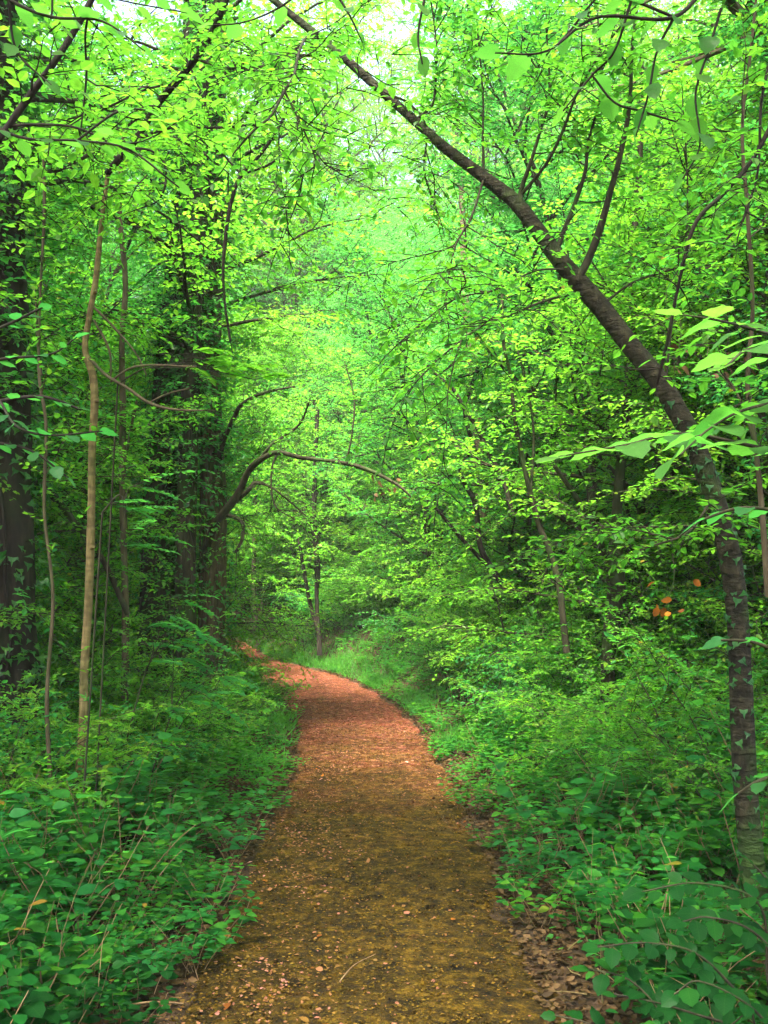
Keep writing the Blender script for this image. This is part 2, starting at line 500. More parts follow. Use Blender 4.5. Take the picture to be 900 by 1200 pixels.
def ground():
    xs = np.concatenate([np.linspace(-90, -12, 20)[:-1], np.linspace(-12, -3, 30)[:-1], np.linspace(-3, 3, 90)[:-1], np.linspace(3, 12, 36)[:-1], np.linspace(12, 90, 20)])
    ys = np.concatenate([np.linspace(-60, -2, 16)[:-1], np.linspace(-2, 30, 200)[:-1], np.linspace(30, 60, 30)[:-1], np.linspace(60, 170, 20)])
    X, Yv = np.meshgrid(xs, ys, indexing='ij')
    Z = height(X, Yv)
    d = np.abs(X - path_x(Yv)) - path_w(Yv)
    rng = np.random.default_rng(3)
    Z = Z + np.where((d > .02) & (np.abs(X) < 12), rng.normal(0, .010, X.shape), 0)
    Z = Z - .07 * (1 - sm(d, -.28, -.02))
    g = Geo()
    n, m_ = X.shape
    i, j = np.meshgrid(np.arange(n - 1), np.arange(m_ - 1), indexing='ij')
    q = np.stack([i * m_ + j, (i + 1) * m_ + j, (i + 1) * m_ + j + 1, i * m_ + j + 1], -1).reshape(-1, 4)
    g.add(np.stack([X, Yv, Z], -1), q)
    tag(g.build('ground', [M['ground']]), kind='structure')
    # the trodden path, a slightly domed sheet whose edges dip under the soil
    g = Geo()
    ys = np.linspace(-5, 34, 520)
    us = np.linspace(-1, 1, 37)
    U, Yv = np.meshgrid(us, ys, indexing='ij')
    rag = .10 * np.sin(2.3 * Yv + 1) + .07 * np.sin(5.9 * Yv) + .04 * np.sin(13 * Yv) + rng.normal(0, .012, (1, len(ys)))
    ragr = .09 * np.sin(2.9 * Yv + 2) + .07 * np.sin(6.7 * Yv + .5) + .04 * np.sin(15 * Yv) + rng.normal(0, .012, (1, len(ys)))
    X = path_x(Yv) + U * (path_w(Yv) + .12 + np.where(U < 0, rag, ragr))
    Z = height(path_x(Yv), Yv) + .012 - .05 * np.abs(U) ** 6 + .012 * np.sin(2.1 * X + 1.1 * Yv) * np.sin(1.3 * Yv) + rng.normal(0, .0035, X.shape)
    n, m_ = X.shape
    i, j = np.meshgrid(np.arange(n - 1), np.arange(m_ - 1), indexing='ij')
    q = np.stack([i * m_ + j, (i + 1) * m_ + j, (i + 1) * m_ + j + 1, i * m_ + j + 1], -1).reshape(-1, 4)
    g.add(np.stack([X, Yv, Z], -1), q)
    tag(g.build('path', [M['path']]), kind='structure')


ground()


# ------------------------------------------------------------------ leaf shapes
def tpl_small():
    v = np.array([[0, 0, 0], [.27, .24, .05], [.25, .62, .03], [0, 1, -.10], [-.25, .62, .03], [-.27, .24, .05]], float)
    f = np.array([[0, 1, 2, 3], [0, 3, 4, 5]])
    return v, f


def tpl_big(w=.34, seed=0, curl=.12, teeth=.03, heart=False):
    """a broad leaf with a midrib fold, a drooping tip and a toothed margin"""
    rng = np.random.default_rng(seed)
    n = 8
    t = np.linspace(0, 1, n)
    prof = w * np.sin(math.pi * np.clip(t, .0, 1) ** .72) ** .8
    prof[0] = .03 if not heart else .10
    prof[-1] = .0
    L, Mi, Rr = [], [], []
    for k in range(n):
        z = -curl * t[k] ** 2 + .02 * math.sin(6 * t[k])
        e = teeth * (1 if k % 2 else -.4) if 0 < k < n - 1 else 0
        Mi.append([0, t[k], z])
        yb = t[k] - (.06 if heart and k == 0 else 0)
        L.append([-(prof[k] + e), yb + e, z + .35 * prof[k] * .4 + rng.normal(0, .008)])
        Rr.append([prof[k] + e, yb + e, z + .35 * prof[k] * .4 + rng.normal(0, .008)])
    v = np.array(L + Mi + Rr)
    f = []
    for k in range(n - 1):
        f.append([k, n + k, n + k + 1, k + 1])
        f.append([n + k, 2 * n + k, 2 * n + k + 1, n + k + 1])
    return v, np.array(f)


def tpl_ivy():
    v = np.array([[0, 0, 0], [.42, -.08, .02], [.30, .30, .05], [.12, .42, .03], [0, .9, -.08], [-.12, .42, .03], [-.30, .30, .05], [-.42, -.08, .02]], float)
    f = np.array([[0, 1, 2, 3], [0, 3, 4, 5], [0, 5, 6, 7]])
    return v, f


SM, IVY = tpl_small(), tpl_ivy()
BIG = [tpl_big(.33, 1, .14), tpl_big(.38, 2, .22, heart=True), tpl_big(.30, 3, .08), tpl_big(.36, 4, -.06)]
MID = tpl_big(.31, 9, .12, .0)
UP = np.array([0, 0, 1.0])


def twigs(g, base, dirs, length, nl, leaf, mt=(0, 1), rng=rs, droop=.25, tilt=.30, r0=.0033, wid=None, tpl=SM, pin=False, var=None, bend=.0):
    """leafy twigs: base/dirs (N,3), length (N,). Leaves stand alternately in a flat spray."""
    N = len(base)
    if N == 0:
        return
    dirs = unit(dirs)
    length = np.broadcast_to(np.asarray(length, float), (N,))
    K = 4
    t = np.linspace(0, 1, K)
    wob = rng.normal(0, .05, (N, K, 3)); wob[:, 0] = 0
    pts = base[:, None] + dirs[:, None] * (t[None, :, None] * length[:, None, None]) + (wob * t[None, :, None] - UP * droop * (t ** 2)[None, :, None]) * length[:, None, None]
    rad = np.broadcast_to(r0 * (1.15 - t)[None], (N, K)) * (1 + .5 * (length[:, None] > .5))
    g.tubes(pts, rad, 3, mt[0])
    tl = (np.arange(nl) + .6) / nl
    tl = np.clip(tl[None] + rng.normal(0, .25 / nl, (N, nl)), .05, 1)
    seg = tl * (K - 1)
    i0 = np.minimum(seg.astype(int), K - 2)
    fr = (seg - i0)[..., None]
    ar = np.arange(N)[:, None]
    pos = pts[ar, i0] * (1 - fr) + pts[ar, i0 + 1] * fr
    td = unit(pts[ar, i0 + 1] - pts[ar, i0])
    side = unit(np.cross(td, UP + rng.normal(0, .22, (N, 1, 3))))
    sgn = np.where((np.arange(nl)[None] + rng.integers(0, 2, (N, 1))) % 2, 1.0, -1.0)[..., None]
    last = (tl > .93)[..., None]
    yd = unit(td * .62 + side * sgn * np.where(last, .2, .85) + rng.normal(0, .22, (N, nl, 3)))
    nr = unit(UP + rng.normal(0, tilt, (N, nl, 3)))
    sz = leaf * rng.uniform(.6, 1.2, (N, nl)) * (.8 + .3 * np.sin(np.clip(tl, 0, 1) * 2.6))
    tv = rng.random((N, 1))
    if var is not None:
        tv = var[:, None]
    vv = np.clip(.55 * tv + .45 * rng.random((N, nl)) ** 1.1, 0, .93)
    odd = rng.random((N, nl)) < .010
    vv = np.where(odd, 1.45, vv)
    g.leaves(tpl, pos.reshape(-1, 3), yd.reshape(-1, 3), nr.reshape(-1, 3), sz.ravel(), mt[1], vv.ravel(), wid)


def along(poly, s):
    """points and tangents at arc positions s (0..1) of a polyline"""
    seg = np.linalg.norm(np.diff(poly, axis=0), axis=1)
    c = np.concatenate([[0], np.cumsum(seg)])
    L = c[-1]
    q = np.clip(s, 0, 1) * L
    i = np.clip(np.searchsorted(c, q, side='right') - 1, 0, len(poly) - 2)
    f = ((q - c[i]) / np.maximum(seg[i], 1e-9))[:, None]
    return poly[i] * (1 - f) + poly[i + 1] * f, unit(poly[i + 1] - poly[i]), L


def side_twig_dirs(tan, rng, n, up=.12, fwd=.55):
    side = unit(np.cross(tan, UP + rng.normal(0, .25, (n, 3))))
    sgn = np.where(np.arange(n) % 2, 1.0, -1.0)[:, None]
    return unit(tan * fwd + side * sgn + UP * up + rng.normal(0, .25, (n, 3)))


def limb(start, d, L, n, rng, sag=.0, wander=.12, lift=0.0):
    p = [np.array(start, float)]
    d = unit(np.array(d, float))
    for k in range(n):
        d = unit(d + rng.normal(0, wander, 3) + UP * (lift - sag * (k / n)))
        p.append(p[-1] + d * L / n)
    return np.array(p)


def make_tree(rng, H, r0, t0, nb, bl, nsub, leaf, twl, tw_sp, nl, el=(15, 45), lean=.04, shape='dome', mats=('bark', 'leaf'), bare=0.15, sides=7):
    """skeleton -> (trunk mesh, crown mesh)"""
    gt, gc = Geo(), Geo()
    tr = limb((0, 0, -.15), (rng.normal(0, lean), rng.normal(0, lean), 1), H, 12, rng, wander=lean)
    rad = r0 * (1 - np.linspace(0, 1, 13) ** 1.1 * .88)
    rad[0] *= 1.35
    tr2 = spline(np.hstack([tr, rad[:, None]]), 30)
    gt.tube(tr2[:, :3], tr2[:, 3], sides, 0, rough=.10, rng=rng)
    B, D = [], []
    az = rng.uniform(0, 6.28)
    for k in range(nb):
        t = t0 + (1 - t0) * ((k + .5) / nb) ** .9
        az += 2.4 + rng.normal(0, .3)
        if shape == 'dome':
            ln = bl * (.45 + .75 * math.sin(math.pi * min(1, (1 - t) / (1 - t0) * .75 + .1)))
        else:
            ln = bl * (.5 + .6 * (1 - t))
        ln *= rng.uniform(.7, 1.2)
        e = R(rng.uniform(*el) + 25 * (t - t0))
        s, _, _ = along(tr, np.array([t]))
        d = (math.cos(az) * math.cos(e), math.sin(az) * math.cos(e), math.sin(e))
        b = limb(s[0], d, ln, 6, rng, sag=.10, wander=.13)
        rb = max(.008, r0 * .5 * (1 - t * .6) * ln / bl)
        gt.tube(b, rb * (1 - .85 * np.linspace(0, 1, 7)), 5 if rb > .012 else 4, 0)
        lines = [b]
        for q in range(nsub):
            u = .22 + .7 * (q + rng.random()) / nsub
            s2, tn, _ = along(b, np.array([u]))
            sd = side_twig_dirs(tn, rng, 2, up=.1, fwd=.7)[q % 2]
            b2 = limb(s2[0], sd, ln * rng.uniform(.28, .5) * (1.1 - .4 * u), 4, rng, sag=.12, wander=.12)
            gt.tube(b2, rb * .45 * (1 - .8 * np.linspace(0, 1, 5)), 3, 0)
            lines.append(b2)
        for li, ln_ in enumerate(lines):
            _, _, LL = along(ln_, np.array([0.]))
            n = max(2, int(LL / tw_sp))
            lo = bare if li == 0 else .05
            s = lo + (1 - lo) * (np.arange(n) + rng.random(n)) / n
            pp, tt, _ = along(ln_, s)
            B.append(pp); D.append(side_twig_dirs(tt, rng, n))
            B.append(ln_[-1:]); D.append(unit(ln_[-1:] - ln_[-2:-1]))
    B, D = np.vstack(B), np.vstack(D)
    twigs(gc, B, D, rng.uniform(.6, 1.25, len(B)) * twl, nl, leaf, rng=rng)
    return gt.mesh('trunk', [M[mats[0]]]), gc.mesh('crown', [M['bark_black'], M[mats[1]]], smooth=False)


# kinds of tree: tall canopy trees, spindly understorey trees, bushes
TALL = [make_tree(np.random.default_rng(100 + i), 15 + 2 * i, .16 + .02 * i, .28, 38, 3.7, 7, .068, .46, .125, 10, mats=('bark_grey' if i == 1 else 'bark', 'leaf')) for i in range(3)]
UNDER = [make_tree(np.random.default_rng(200 + i), [5.2, 6.5, 4.4, 7.5][i], .045 + .008 * i, .06, 36, 1.75, 7, .052, .28, .072, 9, el=(0, 35), lean=.07,
                   mats=('bark', ['leaf', 'leaf_cool', 'leaf', 'leaf_cool'][i])) for i in range(4)]


def make_bush(rng, H, spread, nst, leaf, lm):
    gt, gc = Geo(), Geo()
    B, D = [], []
    for k in range(nst):
        az = rng.uniform(0, 6.28)
        p = limb((rng.normal(0, .06), rng.normal(0, .06), -.08), (math.cos(az) * spread, math.sin(az) * spread, 1), H * rng.uniform(.7, 1.1), 7, rng, sag=.28, wander=.13)
        gt.tube(p, .010 * (1 - .8 * np.linspace(0, 1, 8)), 4, 0)
        lines = [p]
        for q in range(5):
            s, tn, _ = along(p, np.array([.2 + .75 * (q + rng.random()) / 5]))
            b = limb(s[0], side_twig_dirs(tn, rng, 2, up=.2)[q % 2], H * rng.uniform(.2, .42), 4, rng, sag=.2)
            gt.tube(b, .004 * (1 - .7 * np.linspace(0, 1, 5)), 3, 0)
            lines.append(b)
        for ln_ in lines:
            _, _, LL = along(ln_, np.array([0.]))
            n = max(3, int(LL / .07))
            pp, tt, _ = along(ln_, .08 + .92 * (np.arange(n) + rng.random(n)) / n)
            B.append(pp); D.append(side_twig_dirs(tt, rng, n))
    B, D = np.vstack(B), np.vstack(D)
    twigs(gc, B, D, rng.uniform(.1, .28, len(B)), 7, leaf, rng=rng, r0=.0015)
    return gt.mesh('stem', [M['bark']]), gc.mesh('foliage', [M['bark_black'], M[lm]], smooth=False)


BUSH = [make_bush(np.random.default_rng(300 + i), [1.3, 1.7, 2.3, 1.0][i], .7, 11, [.046, .055, .05, .042][i], ['leaf_cool', 'leaf', 'leaf', 'herb'][i]) for i in range(4)]


def place(kind, names, x, y, rz, sc, label, cat, group, rootname):
    o = empty(rootname, (x, y, float(height(x, y)) - .02), rz, sc)
    tag(o, label, cat, group)
    child(names[0], kind[0], o)
    child(names[1], kind[1], o)
    return o


# ------------------------------------------------------------------ the wood around the path
def far_enough(x, y, pts, r):
    return all((x - a) ** 2 + (y - b) ** 2 > r * r for a, b in pts)


def zone(x, y):
    d = x - float(path_x(y))
    if y < 2.5:
        return 'unseen behind the viewer'
    if y > 27:
        a = x / y
        return ('far off' if y > 40 else 'beyond the bend') + (', far left' if a < -.22 else ', centre left' if a < 0 else ', centre right' if a < .22 else ', far right')
    side = 'on the right bank' if d > 0 else 'left of the path'
    return side + (', close by' if y < 12 else ', midway' if y < 20 else ', at the bend')


ORD = ['leftmost', 'second from left', 'third from left', 'fourth from left', 'fifth from left', 'sixth from left', 'seventh from left', 'eighth from left', 'ninth from left', 'tenth from left']
NUM = 'one two three four five six seven eight nine ten eleven twelve thirteen fourteen fifteen sixteen seventeen eighteen nineteen twenty'.split()


def order_labels():
    """look-alikes of one kind and zone are told apart by their order from left to right in the view"""
    by = {}
    for o in bpy.data.objects:
        if o.parent is None and 'label' in o and 'group' in o:
            by.setdefault(o['label'], []).append(o)
    for lab, os_ in by.items():
        if len(os_) < 2:
            continue
        os_.sort(key=lambda o: o.location.x / max(o.location.y, .5))
        n = len(os_)
        for k, o in enumerate(os_):
            if k < 10 and k <= n // 2:
                t = ORD[k]
            elif n - 1 - k < 10:
                t = ORD[n - 1 - k].replace('left', 'right')
            else:
                t = (NUM[k - 1] if k <= 20 else 'twenty-' + NUM[k - 21] if k < 30 else 'thirty-' + NUM[min(k - 31, 8)] if k > 30 else 'thirty') + ' others to its left'
            o['label'] = lab + ', ' + t


rt = np.random.default_rng(41)
tall_pts, und_pts, bush_pts = [], [], []
tries = 0
tall_pts += [(-3.6, 2.5), (3.9, 1.0), (-3.2, -3.5), (3.3, -4.2), (6.2, 5.4), (3.0, -1.6)]  # unseen trees beside and behind the camera, added to shade the foreground
while len(tall_pts) < 70 and tries < 9000:
    tries += 1
    y = rt.uniform(-5, 60) if rt.random() < .6 else rt.uniform(34, 56)
    half = .42 * max(y, 4) + 4
    x = rt.uniform(-half, half)
    d = abs(x - float(path_x(y))) - float(path_w(y))
    if d < 2.0 or (y < 13 and d < 3.2) or not far_enough(x, y, tall_pts, 3.2 if y > 34 else 4.2):
        continue
    if 9 < y < 36 and -.46 * y < x < .30 * y + 1.0 and not (y > 39):
        continue
    tall_pts.append((x, y))
for i, (x, y) in enumerate(tall_pts):
    place(TALL[i % 3], ('trunk', 'crown'), x, y, rt.uniform(0, 6.28), ((.84 if -.06 < x / y < .01 else .97 if -.11 < x / y < .06 else rt.uniform(1.1, 1.4)) if y > 38 else rt.uniform(.85, 1.15)),
          'tall forest tree with high crown ' + zone(x, y), 'tree', 'tall trees of the wood ' + zone(x, y), 'canopy_tree')
tries = 0
for gy in np.arange(19.5, 34, 1.9):
    for gx in np.arange(-1.0, 9, 2.0):
        x_, y_ = gx + rt.uniform(-.6, .6), gy + rt.uniform(-.6, .6)
        if x_ - float(path_x(y_)) > 2.6 and y_ < 25:
            und_pts.append((x_, y_))
while len(und_pts) < 265 and tries < 12000:
    tries += 1
    y = 7 + 45 * rt.random() ** 1.15 if rt.random() < .8 else rt.uniform(27, 42)
    half = .40 * y + 2.0
    x = rt.uniform(-half, half)
    d = x - float(path_x(y))
    g_ = abs(d) - float(path_w(y))
    if x > path_x(y) and 9 < y < 19 and rt.random() < .35:
        continue
    if x < path_x(y) and 11 < y < 22 and (x * 7.3 + y * 3.1) % 1 < .5:
        continue
    if y < 11.4 and -.31 < x / y < -.13:
        continue
    if y > 25 and -.28 < x / y < .22 and rt.random() < .75:
        continue
    if g_ < (1.6 if d < 0 else 1.5) or not far_enough(x, y, und_pts, 1.2):
        continue
    if y < 9.5 and g_ < 2.2:
        continue
    und_pts.append((x, y))
for i, (x, y) in enumerate(und_pts):
    k = i % 4
    place(UNDER[k], ('trunk', 'crown'), x, y, rt.uniform(0, 6.28), rt.uniform(.8, 1.2) * (1.35 if y > 26 else 1),
          ['slender bright green layered young tree ', 'slim cool green young tree ', 'short spreading young tree ', 'tall spindly bluish green tree '][k] + zone(x, y),
          'young tree', ['layered young trees ', 'cool green slim trees ', 'short young trees ', 'spindly bluish trees '][k] + zone(x, y), 'young_tree')
tries = 0
while len(bush_pts) < 205 and tries < 9000:
    tries += 1
    y = 4.4 + 28 * rt.random() ** 1.3 if rt.random() < .85 else rt.uniform(26, 40)
    half = .39 * y + 1.0
    x = rt.uniform(-half, half)
    d = x - float(path_x(y))
    g_ = abs(d) - float(path_w(y))
    if g_ < .62 or not far_enough(x, y, bush_pts, .85) or (y < 6.5 and g_ < .85):
        continue
    bush_pts.append((x, y))
for gy in np.arange(24.0, 42, 1.8):
    for gx in np.arange(-8, 9, 2.1):
        x_, y_ = gx + rt.uniform(-.6, .6), gy + rt.uniform(-.5, .5)
        if abs(x_ - float(path_x(y_))) - float(path_w(y_)) > 1.3 or y_ > 33:
            bush_pts.append((x_, y_))
for i, (x, y) in enumerate(bush_pts):
    d = abs(x - float(path_x(y))) - float(path_w(y))
    k = 3 if d < 1.3 else int(rt.integers(0, 4))
    if y < 9 and k == 2:
        k = 0
    sc = rt.uniform(.75, 1.1) if d < 1.3 and y < 25 else rt.uniform(.85, 1.25) if y < 25 else rt.uniform(1.2, 1.8)
    if y < 8:
        sc = rt.uniform(.42, .62) if d < .9 or x > 1.2 and y < 6 else rt.uniform(.6, .9)
    place(BUSH[k], ('stem', 'foliage'), x, y, rt.uniform(0, 6.28), sc,
          ['rounded cool green bush ', 'loose bright green bush ', 'tall arching green bush ', 'low dense dark green bush '][k] + zone(x, y), 'bush',
          ['rounded bushes ', 'loose bright bushes ', 'tall arching bushes ', 'low dense bushes '][k] + zone(x, y), 'bush')

rk = np.random.default_rng(47)
tier = []
while len(tier) < 44:
    y = rk.uniform(5.6, 15)
    sd_ = rk.choice([-1, 1])
    x = float(path_x(y)) + sd_ * (float(path_w(y)) + rk.uniform(.95 if y > 7 else 1.2, 2.6))
    if abs(x) < .42 * y and far_enough(x, y, tier, .8):
        tier.append((x, y))
for i, (x, y) in enumerate(tier):
    k = int(rk.integers(0, 3))
    g_ = abs(x - float(path_x(y))) - float(path_w(y))
    place(BUSH[k], ('stem', 'foliage'), x, y, rk.uniform(0, 6.28), rk.uniform(.75, 1.0) * (.75 + .25 * g_) * [1, .85, .68][k],
          ['upright cool green shrub ', 'upright bright green shrub ', 'upright arching shrub '][k] + zone(x, y), 'shrub',
          ['upright cool shrubs ', 'upright bright shrubs ', 'upright arching shrubs '][k] + zone(x, y), 'shrub')

# the far wood, one green mass beyond the last trees one can tell apart
g = Geo()
rf = np.random.default_rng(5)
n = 60000
ang = rf.uniform(-.62, .62, n)
dist = rf.uniform(58, 84, n)
x = np.sin(ang) * dist; y = np.cos(ang) * dist
clump = np.sin(x * .55) * np.cos(y * .4 + x * .2) + .5 * np.sin(x * 1.3 + 2)
z = height(x, y) + rf.random(n) ** .9 * (19 + 3.5 * clump)
pos = np.stack([x, y, z], -1)
g.leaves(SM, pos, rf.normal(0, 1, (n, 3)) * [1, 1, .35], unit(UP + rf.normal(0, .5, (n, 3))), rf.uniform(.35, .75, n), 0, np.clip(.4 + .25 * clump + rf.normal(0, .15, n), 0, .9))
tag(g.build('far_wood', [M['leaf']], smooth=False), 'distant mass of green foliage closing the view behind the trees', 'woodland', kind='stuff')


# ------------------------------------------------------------------ trees one knows by their shape
def px_line(rows, n=None, default_y=None):
    """rows (px, py, width px, Y) -> points and radii along a smooth curve"""
    a = []
    for (u, v, w, Y) in rows:
        a.append([*P(u, v, Y), w * Y / FPX / 2])
    a = np.array(a)
    if n is None:
        n = len(rows) * 5
    return spline(a, n)


def branch(gt, rows, sides=5, mt=0, n=None, rough=0.03):
    s = px_line(rows, n)
    gt.tube(s[:, :3], np.maximum(s[:, 3], .0012), sides, mt, rough=rough)
    return s[:, :3]


def leaf_on(gc, lines, sp, tl, nl, leaf, rng, lo=.15, droop=.25, up=.12, tpl=SM, mt=(0, 1)):
    for ln_ in lines:
        _, _, LL = along(ln_, np.array([0.]))
        n = max(2, int(LL / sp))
        pp, tt, _ = along(ln_, lo + (1 - lo) * (np.arange(n) + rng.random(n)) / n)
        twigs(gc, np.vstack([pp, ln_[-1:]]), np.vstack([side_twig_dirs(tt, rng, n, up=up), unit(ln_[-1:] - ln_[-2:-1])]), rng.uniform(.6, 1.3, n + 1) * tl, nl, leaf, rng=rng, droop=droop, tpl=tpl, mt=mt)


def sub_limbs(gt, lines, per, L, rng, r=.005, lo=.2, sag=.15, up=.15):
    out = []
    for ln_ in lines:
        for q in range(per):
            s, tn, _ = along(ln_, np.array([lo + (1 - lo) * (q + rng.random()) / per]))
            b = limb(s[0], side_twig_dirs(tn, rng, 2, up=up)[q % 2], L * rng.uniform(.5, 1.3), 5, rng, sag=sag, wander=.16)
            gt.tube(b, r * (1 - .8 * np.linspace(0, 1, 6)), 4, 0)
            out.append(b)
    return out


def hero(name, label, cat='tree', group=None, loc=(0, 0, 0)):
    o = empty(name, loc)
    return tag(o, label, cat, group)


def parts_at(root, o):
    """children modelled in world coordinates under a root that stands at the thing's base"""
    o.parent = root
    o.location = -np.array(root.location)


# --- the leaning tree
rl = np.random.default_rng(11)
base = P(892, 1110, 5.0)
t = hero('leaning_tree', 'dark leaning tree at the right edge arching over the path', loc=base)
gt = Geo()
trunk = px_line([(897, 1140, 46, 5.0), (889, 1085, 41, 5.0), (880, 1000, 37, 5.0), (872, 900, 35, 5.0), (868, 800, 34, 5.02), (864, 720, 33, 5.05), (855, 650, 33, 5.1), (838, 585, 32, 5.15),
                 (812, 515, 32, 5.2), (775, 450, 31, 5.3), (735, 400, 31, 5.4), (700, 355, 31, 5.5), (662, 312, 28, 5.55), (630, 270, 25, 5.6), (603, 236, 24, 5.7), (565, 206, 19, 5.8), (520, 172, 17, 5.9),
                 (482, 138, 15, 6.0), (448, 108, 14, 6.1), (415, 78, 14, 6.2), (380, 48, 13, 6.3), (335, 12, 11, 6.4), (270, -40, 9, 6.5), (180, -100, 6, 6.6), (90, -150, 3, 6.7)], 150)
trunk[:, 3] *= .76
trunk[:10, 3] *= np.linspace(1.35, 1, 10)
gt.tube(trunk[:, :3], trunk[:, 3], 22, 0, rough=.06, rng=rl)
for k in range(26):                                   # bark knuckles and scars
    i = rl.integers(8, 120)
    c = trunk[i, :3]; r = trunk[i, 3]
    az = rl.uniform(0, 6.28)
    o_ = np.array([math.cos(az), math.sin(az) * .6 - .5, .2 * rl.normal()]); o_ = unit(o_)
    gt.tube(np.array([c + o_ * r * .6, c + o_ * r * .98, c + o_ * r * 1.12]), [r * .42, r * .26, r * .05], 7, 0, rough=.15)
parts_at(t, gt.build('trunk', [M['bark_lean']]))
gb = Geo()
bl = [
    branch(gb, [(676, 330, 10.9, 5.5), (690, 302, 10.1, 5.5), (703, 268, 9.4, 5.45), (715, 225, 7.8, 5.4), (727, 180, 7.0, 5.35), (738, 120, 5.5, 5.3), (742, 40, 3.9, 5.3), (760, -60, 2.3, 5.3)]),
    branch(gb, [(651, 298, 7.0, 5.55), (662, 268, 6.2, 5.55), (675, 235, 5.5, 5.55), (686, 200, 4.7, 5.5), (690, 165, 3.9, 5.5), (705, 100, 3.1, 5.5), (700, 10, 2.3, 5.5)]),
    branch(gb, [(610, 242, 7.8, 5.65), (611, 222, 6.2, 5.65), (622, 190, 4.7, 5.6), (634, 150, 3.9, 5.6), (644, 108, 3.1, 5.6), (640, 30, 2.3, 5.6)]),
    branch(gb, [(611, 228, 4.7, 5.65), (640, 192, 3.9, 5.5), (660, 152, 3.9, 5.4), (676, 110, 3.1, 5.3), (700, 68, 3.1, 5.2), (735, 20, 2.3, 5.1), (780, -40, 2.3, 5.0)]),
    branch(gb, [(567, 205, 3.9, 5.8), (566, 160, 3.1, 5.8), (566, 110, 2.3, 5.8), (560, 40, 2.3, 5.8)]),
    branch(gb, [(566, 212, 3.1, 5.75), (552, 255, 3.1, 5.6), (533, 290, 2.3, 5.5), (523, 345, 2.3, 5.4), (524, 370, 1.6, 5.4)]),
    branch(gb, [(668, 345, 3.9, 5.5), (640, 352, 3.1, 5.3), (600, 368, 3.1, 5.1), (560, 385, 2.3, 4.9), (515, 420, 2.3, 4.8), (490, 445, 1.6, 4.7)]),
    branch(gb, [(660, 315, 3.1, 5.5), (625, 318, 2.3, 5.3), (580, 340, 2.3, 5.2), (530, 352, 1.6, 5.1), (470, 400, 1.6, 5.0)]),
    branch(gb, [(702, 360, 3.9, 5.5), (740, 332, 3.1, 5.5), (780, 318, 3.1, 5.5), (830, 300, 2.3, 5.5), (870, 260, 2.3, 5.5)]),
    branch(gb, [(780, 458, 3.9, 5.3), (783, 420, 3.1, 5.3), (790, 360, 3.1, 5.3), (802, 300, 2.3, 5.3), (806, 220, 2.3, 5.3), (800, 120, 1.6, 5.3)]),
    branch(gb, [(835, 582, 3.1, 5.15), (815, 615, 3.1, 5.0), (795, 630, 3.1, 4.9), (770, 638, 2.3, 4.9)]),
    branch(gb, [(398, 62, 5.5, 6.25), (372, 64, 4.7, 6.1), (345, 66, 3.9, 5.9), (318, 76, 3.1, 5.7), (270, 80, 2.3, 5.5)]),
    branch(gb, [(372, 38, 3.9, 6.3), (358, 45, 3.9, 5.6), (350, 62, 3.9, 5.0), (344, 90, 3.9, 4.6), (333, 107, 3.9, 4.5), (318, 135, 3.1, 4.4), (298, 152, 3.1, 4.3), (275, 178, 2.3, 4.3)]),
    branch(gb, [(333, 106, 3.1, 4.5), (345, 130, 2.3, 4.5), (357, 155, 2.3, 4.5), (370, 190, 2.3, 4.5), (355, 205, 1.6, 4.5)]),
    branch(gb, [(430, 95, 3.9, 6.15), (455, 110, 3.1, 6.0), (480, 122, 3.1, 6.0), (500, 150, 2.3, 6.0), (497, 200, 2.3, 5.9), (510, 240, 1.6, 5.9)]),
    branch(gb, [(486, 142, 5.5, 6.0), (498, 132, 3.9, 5.95), (508, 118, 3.1, 5.9), (512, 60, 2.3, 5.9), (505, 0, 2.3, 5.9)]),
]
subs = sub_limbs(gb, bl, 4, .75, rl, r=.0045)
parts_at(t, gb.build('branches', [M['bark']]))
gc = Geo()
leaf_on(gc, bl, .065, .26, 7, .052, rl, lo=.3)
leaf_on(gc, subs, .060, .24, 7, .050, rl, lo=.1)
top = [trunk[128:, :3]]
leaf_on(gc, sub_limbs(gt, top, 16, 1.1, rl), .1, .3, 6, .065, rl)
parts_at(t, gc.build('crown', [M['bark_black'], M['leaf']], smooth=False))
t.children[1].name = 'branch'
gi = Geo()                                            # ivy on its foot
n = 420
i = rl.integers(0, 55, n)
az = rl.uniform(0, 6.28, n)
out = np.stack([np.cos(az), np.sin(az), rl.normal(0, .2, n)], -1)
keep = (rl.random(n) < np.where(out[:, 0] < .1, 1, .35)) & (i > 5)
i, out = i[keep], out[keep]
pos = trunk[i, :3] + out * (trunk[i, 3] * 1.05)[:, None] + rl.normal(0, .012, (len(i), 3))
gi.leaves(IVY, pos, unit(-UP + rl.normal(0, .5, pos.shape)), unit(out + .3 * UP), rl.uniform(.03, .055, len(i)), 0, rl.random(len(i)))
parts_at(t, gi.build('ivy', [M['ivy']], smooth=False))

